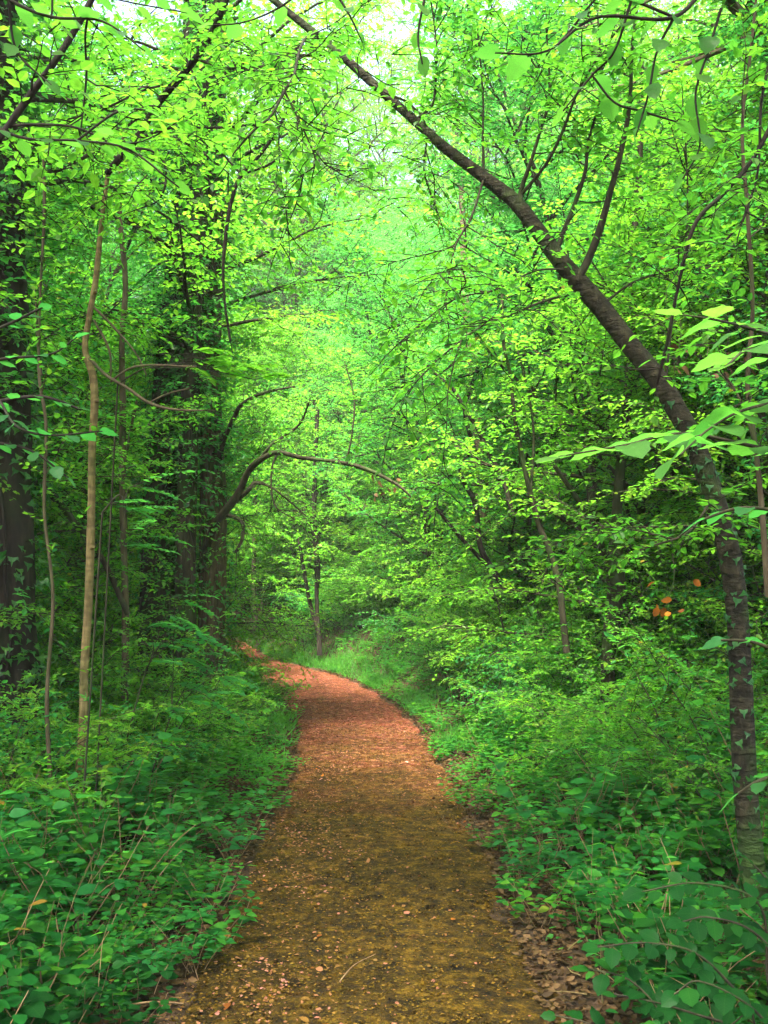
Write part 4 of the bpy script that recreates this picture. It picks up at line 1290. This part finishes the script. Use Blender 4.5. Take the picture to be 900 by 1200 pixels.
# bare tan twigs in front of the clump
gt = Geo()
for rows in ([(105, 420, 4, 6.4), (125, 440, 4, 6.3), (150, 455, 4, 6.2), (175, 472, 4, 6.1), (205, 480, 3, 6.0), (252, 481, 2, 6.0)],
             [(130, 447, 3, 6.3), (150, 433, 3, 6.2), (175, 428, 3, 6.1), (230, 430, 2, 6.0)],
             [(110, 360, 3, 6.4), (135, 385, 3, 6.4), (160, 415, 2, 6.3), (172, 440, 2, 6.3)],
             [(110, 375, 3, 6.4), (128, 410, 3, 6.4), (130, 445, 2, 6.4)],
             [(175, 472, 2, 6.1), (195, 462, 2, 6.1), (222, 455, 2, 6.1)]):
    branch(gt, rows, 5)
o = gt.build('bare_twig', [M['bark_grey']])
tag(o, 'bare tan twigs crossing behind the kink of the pale sapling', 'twig')

# withered sprigs and single odd leaves
for q_, (label, cx, cy_, Y, n, lf) in enumerate( [('orange and brown withered leaves hanging right of the forked tree', 782, 708, 7.2, 9, .075), ('dark brown withered leaves under the arching bough', 444, 568, 9.85, 9, .09),
                                 ('brown withered leaf bunch behind the leaning trunk', 790, 425, 7.0, 10, .085), ('brown withered leaf bunch above the right edge leaves', 846, 425, 7.0, 9, .085)]):
    c = P(cx, cy_, Y)
    t = hero('withered_sprig', label, 'dead leaves', 'withered sprigs', loc=c)
    gt = Geo()
    a = P(cx + 6, cy_ - 60, Y)
    st = spline([a, (a + c) / 2 + [.03, 0, 0], c, c + [0, 0, -.08]], 14)
    gt.tube(st, np.linspace(.004, .0015, 14), 5, 0)
    for k in range(n):
        p = st[int(rq.integers(6, 14))]
        q = p + rq.normal(0, .09, 3) * [1, .6, .7]
        gt.tube(np.array([p, q]), [.0012, .0009], 4, 0)
        leaf_part(t, 'dead' if q_ == 0 else 'brown', q, rq.normal(0, 1, 3) * [1, 1, .5] - UP * .8, rq.normal(0, 1, 3), lf * rq.uniform(.6, 1.1), rq)
    parts_at(t, gt.build('twig', [M['bark']]))

# ------------------------------------------------------------------ undergrowth
def make_plant(rng, H, nst, leaf, parts=False):
    """leafy herb: stems with pairs of leaves, flattened tops; returns stem mesh and leaf placements"""
    gt = Geo()
    pos, yd, nr, sz = [], [], [], []
    for k in range(nst):
        az = rng.uniform(0, 6.28)
        p = limb((rng.normal(0, .04), rng.normal(0, .04), -.03), (math.cos(az) * .55, math.sin(az) * .55, 1), H * rng.uniform(.6, 1.1), 5, rng, sag=.12, wander=.1)
        gt.tube(p, .0028 * (1 - .6 * np.linspace(0, 1, 6)), 4, 0)
        m_ = int(rng.integers(4, 7))
        for q in range(m_):
            s, tn, _ = along(p, np.array([.35 + .65 * (q + 1) / m_]))
            a0 = rng.uniform(0, 3.14) if q < m_ - 1 else rng.uniform(0, 3.14)
            for w in (0, math.pi) if q < m_ - 1 else (0, 2.1, 4.2):
                a = a0 + w + rng.normal(0, .15)
                d = np.array([math.cos(a), math.sin(a), rng.uniform(-.15, .3)])
                pos.append(s[0] + d * .02); yd.append(d); nr.append(UP + rng.normal(0, .22, 3)); sz.append(leaf * rng.uniform(.6, 1.15) * (.8 + .3 * (q < m_ - 1)))
    return gt, np.array(pos), np.array(yd), np.array(nr), np.array(sz)


PL = []
for k in range(8):
    rng = np.random.default_rng(400 + k)
    gt, pos, yd, nr, sz = make_plant(rng, [.30, .42, .24, .5, .36, .3, .45, .26][k], [6, 7, 7, 6, 8, 6, 7, 8][k], [.075, .068, .060, .085, .066, .088, .058, .052][k])
    gl = Geo()
    gl.leaves(MID if k % 2 else BIG[2], pos, yd, nr, sz, 0, np.where(rng.random(len(pos)) < .006, 1.35, rng.random(len(pos)) * .95))
    PL.append((gt.mesh('stem', [M['bark_tan']]), gl.mesh('foliage', [M['herb'] if k % 3 else M['leaf_cool']]), (gt, pos, yd, nr, sz)))

ru = np.random.default_rng(71)
cand = []
while len(cand) < 5600:
    y = 2.9 + 19 * ru.random() ** 1.35 if ru.random() < .72 else ru.uniform(16, 40)
    half = .40 * y + .5
    x = ru.uniform(-half, half)
    d = x - float(path_x(y))
    w = float(path_w(y))
    g_ = abs(d) - w
    if g_ < -.05 + .25 * ru.random() ** 2 + .09 * math.sin(2.3 * y):
        continue
    if d > 0 and y < 5.0 and g_ < .35 + .5 * (5 - y) / 2 * ru.random():
        continue
    cand.append((x, y))
cand.sort(key=lambda p: p[1])
# thin to a minimum spacing near the camera
kept, grid = [], {}
for (x, y) in cand:
    c = (int(x / .17), int(y / .17))
    if any((x - a) ** 2 + (y - b) ** 2 < (.135 + .004 * y) ** 2 for i in (-1, 0, 1) for j in (-1, 0, 1) for a, b in grid.get((c[0] + i, c[1] + j), [])):
        continue
    grid.setdefault(c, []).append((x, y)); kept.append((x, y))
near = kept[:290]
rest = kept[290:]
for i, (x, y) in enumerate(near):
    k = int(ru.integers(0, 8))
    sc = ru.uniform(.75, 1.15)
    d = x - float(path_x(y))
    edge = abs(d) - float(path_w(y)) < .4
    if d > 0 and 3.2 < y < 5.3 and .30 < x / y < .43:
        sc *= .45
    sc *= .75 if edge else 1.1 + .40 * min(1.4, abs(d) - float(path_w(y)))
    ylim = float(near[-1][1])
    pos_ = 'at the path edge' if edge else 'deep in undergrowth'
    band = 'closest' if y < 3.7 else 'near' if y < 4.4 else 'a few steps ahead' if y < 5.2 else 'further ahead'
    side = 'right' if d > 0 else 'left'
    o = empty('leafy_plant', (x, y, float(height(x, y))), ru.uniform(0, 6.28), sc)
    desc = ['small-leaved', 'medium-leaved', 'small bushy', 'tall large-leaved', 'dense', 'broad-leaved', 'tall small-leaved', 'low fine-leaved'][k]
    tag(o, f'{desc} plant {pos_}, {side} side, {band}', 'plant', f'{desc} plants {pos_} {side} {band}')
    child('stem', PL[k][0], o)
    if y < 4.3 and k in (3, 5, 0):
        _, pos, yd, nr, sz = PL[k][2]
        from mathutils import Matrix
        rng = np.random.default_rng(900 + i)
        for a in range(len(pos)):
            Yd = Vector(yd[a]).normalized(); Nr = Vector(nr[a]); X_ = Yd.cross(Nr).normalized(); Z_ = X_.cross(Yd)
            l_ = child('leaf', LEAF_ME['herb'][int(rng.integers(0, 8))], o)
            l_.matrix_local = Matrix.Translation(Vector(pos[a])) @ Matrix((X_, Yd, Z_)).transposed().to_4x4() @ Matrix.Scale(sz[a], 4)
    else:
        child('foliage', PL[k][1], o)
print('plants', len(near), len(rest), 'last near y', near[-1][1])
g = Geo()
for (x, y) in rest:
    k = int(ru.integers(0, 8))
    _, pos, yd, nr, sz = PL[k][2]
    a = ru.uniform(0, 6.28); ca, sa = math.cos(a), math.sin(a)
    rot = np.array([[ca, sa, 0], [-sa, ca, 0], [0, 0, 1]])
    sc = ru.uniform(.75, 1.3)
    if abs(x - float(path_x(y))) - float(path_w(y)) < .4:
        sc *= .7
    g.leaves(SM, pos @ rot * sc + [x, y, float(height(x, y))], yd @ rot, nr @ rot, sz * sc, 0, np.clip(ru.random() * .5 + .45 * ru.random(len(pos)), 0, .92))
tag(g.build('undergrowth', [M['herb']], smooth=False), 'sea of small green plants covering the forest floor further back', 'undergrowth', kind='stuff')

# creeping ground cover between the plants
g = Geo()
n = 27000
y = 2.6 + 15 * ru.random(n) ** 1.3
x = ru.uniform(-1, 1, n) * (.40 * y + .5)
d = np.abs(x - path_x(y)) - path_w(y)
thin = .5 + .5 * np.sin(x * 3.1 + y) * np.sin(y * 2.3 - x)
k = (d > .02) & (ru.random(n) < sm(d, 0, .5) * (.45 + .55 * thin)) & ~((x > 0) & (d < .6) & (ru.random(n) < .5))
x, y, d = x[k], y[k], d[k]
z = height(x, y) + ru.gamma(1.6, .035, len(x)) * sm(d, 0, .3) + .012
pos = np.stack([x, y, z], -1)
a = ru.uniform(0, 6.28, len(x))
g.leaves(SM, pos, np.stack([np.cos(a), np.sin(a), ru.normal(0, .2, len(x))], -1), UP + ru.normal(0, .3, pos.shape), ru.uniform(.028, .062, len(x)), 0, ru.random(len(x)) * .92)
tag(g.build('ground_cover', [M['herb']], smooth=False), 'creeping small-leaved ground cover between the plants', 'ground cover', kind='stuff')

# dry brown stalks and fallen twigs among the plants
g = Geo()
n = 900
y = 2.9 + 12 * ru.random(n) ** 1.2
x = ru.uniform(-1, 1, n) * (.40 * y + .4)
d = np.abs(x - path_x(y)) - path_w(y)
k = d > .12
x, y = x[k], y[k]; n = len(x)
b = np.stack([x, y, height(x, y) + ru.uniform(0, .1, n)], -1)
lie = (ru.random(n) < .5)[:, None]
dr = unit(np.where(lie, ru.normal(0, 1, (n, 3)) * [1, 1, .12], UP + ru.normal(0, .35, (n, 3))))
ln = ru.uniform(.15, .6, n)
t_ = np.linspace(0, 1, 5)
w_ = ru.normal(0, .06, (n, 5, 3)); w_[:, 0] = 0
g.tubes(b[:, None] + (dr[:, None] * t_[None, :, None] + w_ * t_[None, :, None]) * ln[:, None, None], np.broadcast_to(.0026 * (1.2 - t_), (n, 5)), 4, 0)
tag(g.build('dry_stalks', [M['bark_pale']]), 'dry brown stalks and twigs between the green plants', 'dry stalks', kind='stuff')

# bright grass on the verges by the bend
g = Geo()
n = 17000
y = ru.uniform(9, 29, n)
sd_ = ru.random(n) < .5
off = ru.gamma(1.5, .28, n)
x = path_x(y) + np.where(sd_, 1, -1) * (path_w(y) + .02 + off)
k = (.75 * np.maximum(0, np.sin(y * 1.7 + sd_ * 2) + .6 * np.sin(y * 4.1 + off * 6)) + .8 * sm(y, 17, 22) > ru.random(n) * 1.1)
x, y = x[k], y[k]
pos = np.stack([x, y, height(x, y)], -1)
yd = UP + ru.normal(0, .45, pos.shape)
gv = np.array([[-.05, 0, 0], [.05, 0, 0], [.035, .55, .04], [-.035, .55, .04], [.0, 1, .2]], float)
g.leaves((gv, np.array([[0, 1, 2, 3]])), pos, yd, ru.normal(0, 1, pos.shape), ru.uniform(.08, .22, len(x)), 0, ru.random(len(x)))
g.leaves((gv, np.array([[3, 2, 4]])), pos, yd, ru.normal(0, 1, pos.shape), ru.uniform(.12, .30, len(x)), 0, ru.random(len(x)))
tag(g.build('grass', [M['grass']], smooth=False), 'bright green grass on the verges near the bend', 'grass', kind='stuff')


# ------------------------------------------------------------------ leaf litter
def flat_leaves(g, x, y, z, size, var, tpl, rng, tilt=.35, m_=0):
    n = len(x)
    a = rng.uniform(0, 6.28, n)
    g.leaves(tpl, np.stack([x, y, z], -1), np.stack([np.cos(a), np.sin(a), rng.normal(0, .15, n)], -1), UP + rng.normal(0, tilt, (n, 3)), size, m_, var)


curl = (np.array([[0, 0, 0], [.3, .3, .12], [.22, .7, .10], [0, 1, .12], [-.22, .7, .06], [-.3, .3, .16]], float), np.array([[0, 1, 2, 3], [0, 3, 4, 5]]))
rz_ = np.random.default_rng(81)
g = Geo()
n = 60000
y = 2.8 + 25 * rz_.random(n) ** 1.7
u = rz_.uniform(-1, 1, n)
x = path_x(y) + u * (path_w(y) + .1)
z = height(path_x(y), y) + .016 + .012 * np.sin(2.1 * x + 1.1 * y) * np.sin(1.3 * y) - .05 * np.abs(u) ** 6 * .9
z = np.maximum(z, height(x, y) - .03)
pn = np.sin(1.9 * y + .7) * .5 + .5
redshare = sm(y, 6, 13) * .75 + .10 + .40 * pn * np.exp(-((u + .5) / .3) ** 2)
red = rz_.random(n) < redshare
var = rz_.random(n)
k = ~red
flat_leaves(g, x[k], y[k], z[k], rz_.uniform(.005, .017, k.sum()) * (1 + .02 * y[k]), var[k], curl, rz_, .5, 1)
k = red & (rz_.random(n) < .6)
flat_leaves(g, x[k], y[k], z[k], rz_.uniform(.008, .026, k.sum()), .25 + .65 * var[k], curl, rz_, .4, 0)
yy = 3.3 + 9 * rz_.random(2600) ** 1.2
uu = np.clip(rz_.normal(-.50, .24, 2600) + .12 * np.sin(yy * 1.4), -1, .9)
kk = rz_.random(2600) < .25 + .75 * (np.sin(yy * 2.2) + np.sin(yy * 5.1 + uu * 4) > .1)
yy, uu = yy[kk], uu[kk]
flat_leaves(g, path_x(yy) + uu * path_w(yy), yy, height(path_x(yy), yy) + .02 + 0 * yy, rz_.uniform(.008, .024, len(yy)), rz_.uniform(.5, 1, len(yy)), curl, rz_, .4, 0)
tag(g.build('leaf_litter', [M['litter'], M['litter_olive']], smooth=False), 'scraps of fallen leaves trodden into the path', 'leaf litter', kind='stuff')
# crumbs of earth and small stones
g = Geo()
n = 9000
y = 2.9 + 13 * rz_.random(n) ** 1.5
u = rz_.uniform(-1, 1, n)
x = path_x(y) + u * (path_w(y) + .08)
z = height(path_x(y), y) + .012 + .012 * np.sin(2.1 * x + 1.1 * y) * np.sin(1.3 * y) - .045 * np.abs(u) ** 6
oc = np.array([[1, 0, 0], [0, 1, 0], [-1, 0, 0], [0, -1, 0], [0, 0, .7], [0, 0, -.5]], float)
of = np.array([[0, 1, 4], [1, 2, 4], [2, 3, 4], [3, 0, 4], [1, 0, 5], [2, 1, 5], [3, 2, 5], [0, 3, 5]])
g.leaves((oc, of), np.stack([x, y, z], -1), rz_.normal(0, 1, (n, 3)), UP + rz_.normal(0, .5, (n, 3)), rz_.gamma(2.0, .0024, n) + .002, 0)
tag(g.build('earth_crumbs', [M['path']], smooth=False), 'crumbs of earth and grit lying on the path', 'crumbs', kind='stuff')
# litter under the plants and on the right bank
g = Geo()
n = 46000
y = 2.6 + 20 * rz_.random(n) ** 1.3
x = path_x(y) + np.where(rz_.random(n) < .5, -1, 1) * (path_w(y) - .05 + rz_.gamma(1.1, .8, n))
z = height(x, y) + .012 + rz_.random(n) * .012
flat_leaves(g, x, y, z, rz_.uniform(.02, .055, n), rz_.random(n) * .85, curl, rz_, .45)
tag(g.build('dead_leaf_carpet', [M['litter_dark']], smooth=False), 'brown dead leaves covering the soil beside the path', 'dead leaves', kind='stuff')
# single fallen leaves one can pick out on the near stretch
for i in range(90):
    y = 3.5 + 6.5 * rz_.random() ** 1.3
    u = rz_.choice([rz_.uniform(-.98, -.1), rz_.uniform(-.95, .95)])
    x = float(path_x(y)) + u * float(path_w(y))
    z = float(height(float(path_x(y)), y)) + .022
    kind = 'herb' if i in (5, 17, 40) else 'litter' if i % 4 else 'dead'
    colour = {'herb': 'fresh green', 'litter': 'brown', 'dead': 'orange-red'}[kind]
    side = 'left half' if u < 0 else 'right half'
    a = rz_.uniform(0, 6.28)
    o = bpy.data.objects.new('fallen_leaf', LEAF_ME[kind][int(rz_.integers(0, 8))])
    C.objects.link(o)
    o.location = (x, y, z)
    o.rotation_euler = (rz_.normal(0, .25), rz_.normal(0, .25), a)
    o.scale = (rz_.uniform(.020, .042),) * 3
    band = 'closest' if y < 4.0 else 'near' if y < 4.7 else 'a few steps ahead' if y < 6.2 else 'further up'
    tag(o, f'{colour} fallen leaf, {side} of the path {band}', 'fallen leaf', f'{colour} fallen leaves on the {side} of the path {band}')

# fallen sticks
for i, (a, b, Ya, Yb, lab) in enumerate([((90, 1048), (175, 1075), 5.1, 4.8, 'thin pale fallen stick among the plants in the lower left'), ((150, 1178), (215, 1176), 3.95, 3.95, 'short brown stick lying at the left edge of the path'),
                                         ((398, 1150), (440, 1118), 4.2, 4.5, 'fine curved twig lying on the path'), ((565, 790), (600, 775), 14, 14.5, 'fallen grey branch on the right bank')]):
    p, q = P(*a, Ya), P(*b, Yb)
    for w in (p, q):
        w[2] = max(w[2], float(height(w[0], w[1])) + .02) if i != 0 else w[2]
    s = spline([p, (p + q) / 2 + rz_.normal(0, .015, 3) + [0, 0, .01], q], 12)
    g = Geo(); g.tube(s, np.linspace(.006, .003, 12) * (3 if i == 3 else .45 if i == 2 else .8), 6, 0, rough=.1)
    tag(g.build('fallen_stick', [M['bark_tan']]), lab, 'stick')

order_labels()

# pale stone at the left edge
import bmesh
bm = bmesh.new()
bmesh.ops.create_icosphere(bm, subdivisions=3, radius=1)
for v in bm.verts:
    s = 1 + .14 * math.sin(v.co.x * 4 + 1) * math.cos(v.co.y * 3) + .1 * math.sin(v.co.z * 5)
    v.co = Vector((v.co.x * .075 * s, v.co.y * .05 * s, v.co.z * .03 * s))
me = bpy.data.meshes.new('stone'); bm.to_mesh(me); bm.free()
for p in me.polygons: p.use_smooth = True
me.materials.append(M['stone'])
st = bpy.data.objects.new('stone', me); C.objects.link(st)
c = P(4, 1166, 3.9)
st.location = (c[0], c[1], max(c[2], float(height(c[0], c[1])) + .01))
tag(st, 'small pale stone at the left edge among dark leaves', 'stone')
print('tris', sum(len(m.polygons) for m in bpy.data.meshes) * 2, 'objs', len(bpy.data.objects))

# ------------------------------------------------------------------ the soft air of the wood
hm = bpy.data.materials.new('haze'); hm.use_nodes = True; hm.node_tree.nodes.clear()
pv = hm.node_tree.nodes.new('ShaderNodeVolumePrincipled')
pv.inputs['Color'].default_value = (.88, .95, .86, 1)
pv.inputs['Density'].default_value = .0009
ho = hm.node_tree.nodes.new('ShaderNodeOutputMaterial')
hm.node_tree.links.new(pv.outputs[0], ho.inputs['Volume'])
g = Geo()
X0, X1, Y0, Y1, Z0, Z1 = -92, 92, -62, 172, -4, 42
g.add([(X0, Y0, Z0), (X1, Y0, Z0), (X1, Y1, Z0), (X0, Y1, Z0), (X0, Y0, Z1), (X1, Y0, Z1), (X1, Y1, Z1), (X0, Y1, Z1)],
      [(0, 3, 2, 1), (4, 5, 6, 7), (0, 1, 5, 4), (1, 2, 6, 5), (2, 3, 7, 6), (3, 0, 4, 7)])
tag(g.build('haze', [hm], smooth=False), 'thin pale haze hanging in the wood', 'haze', kind='stuff')
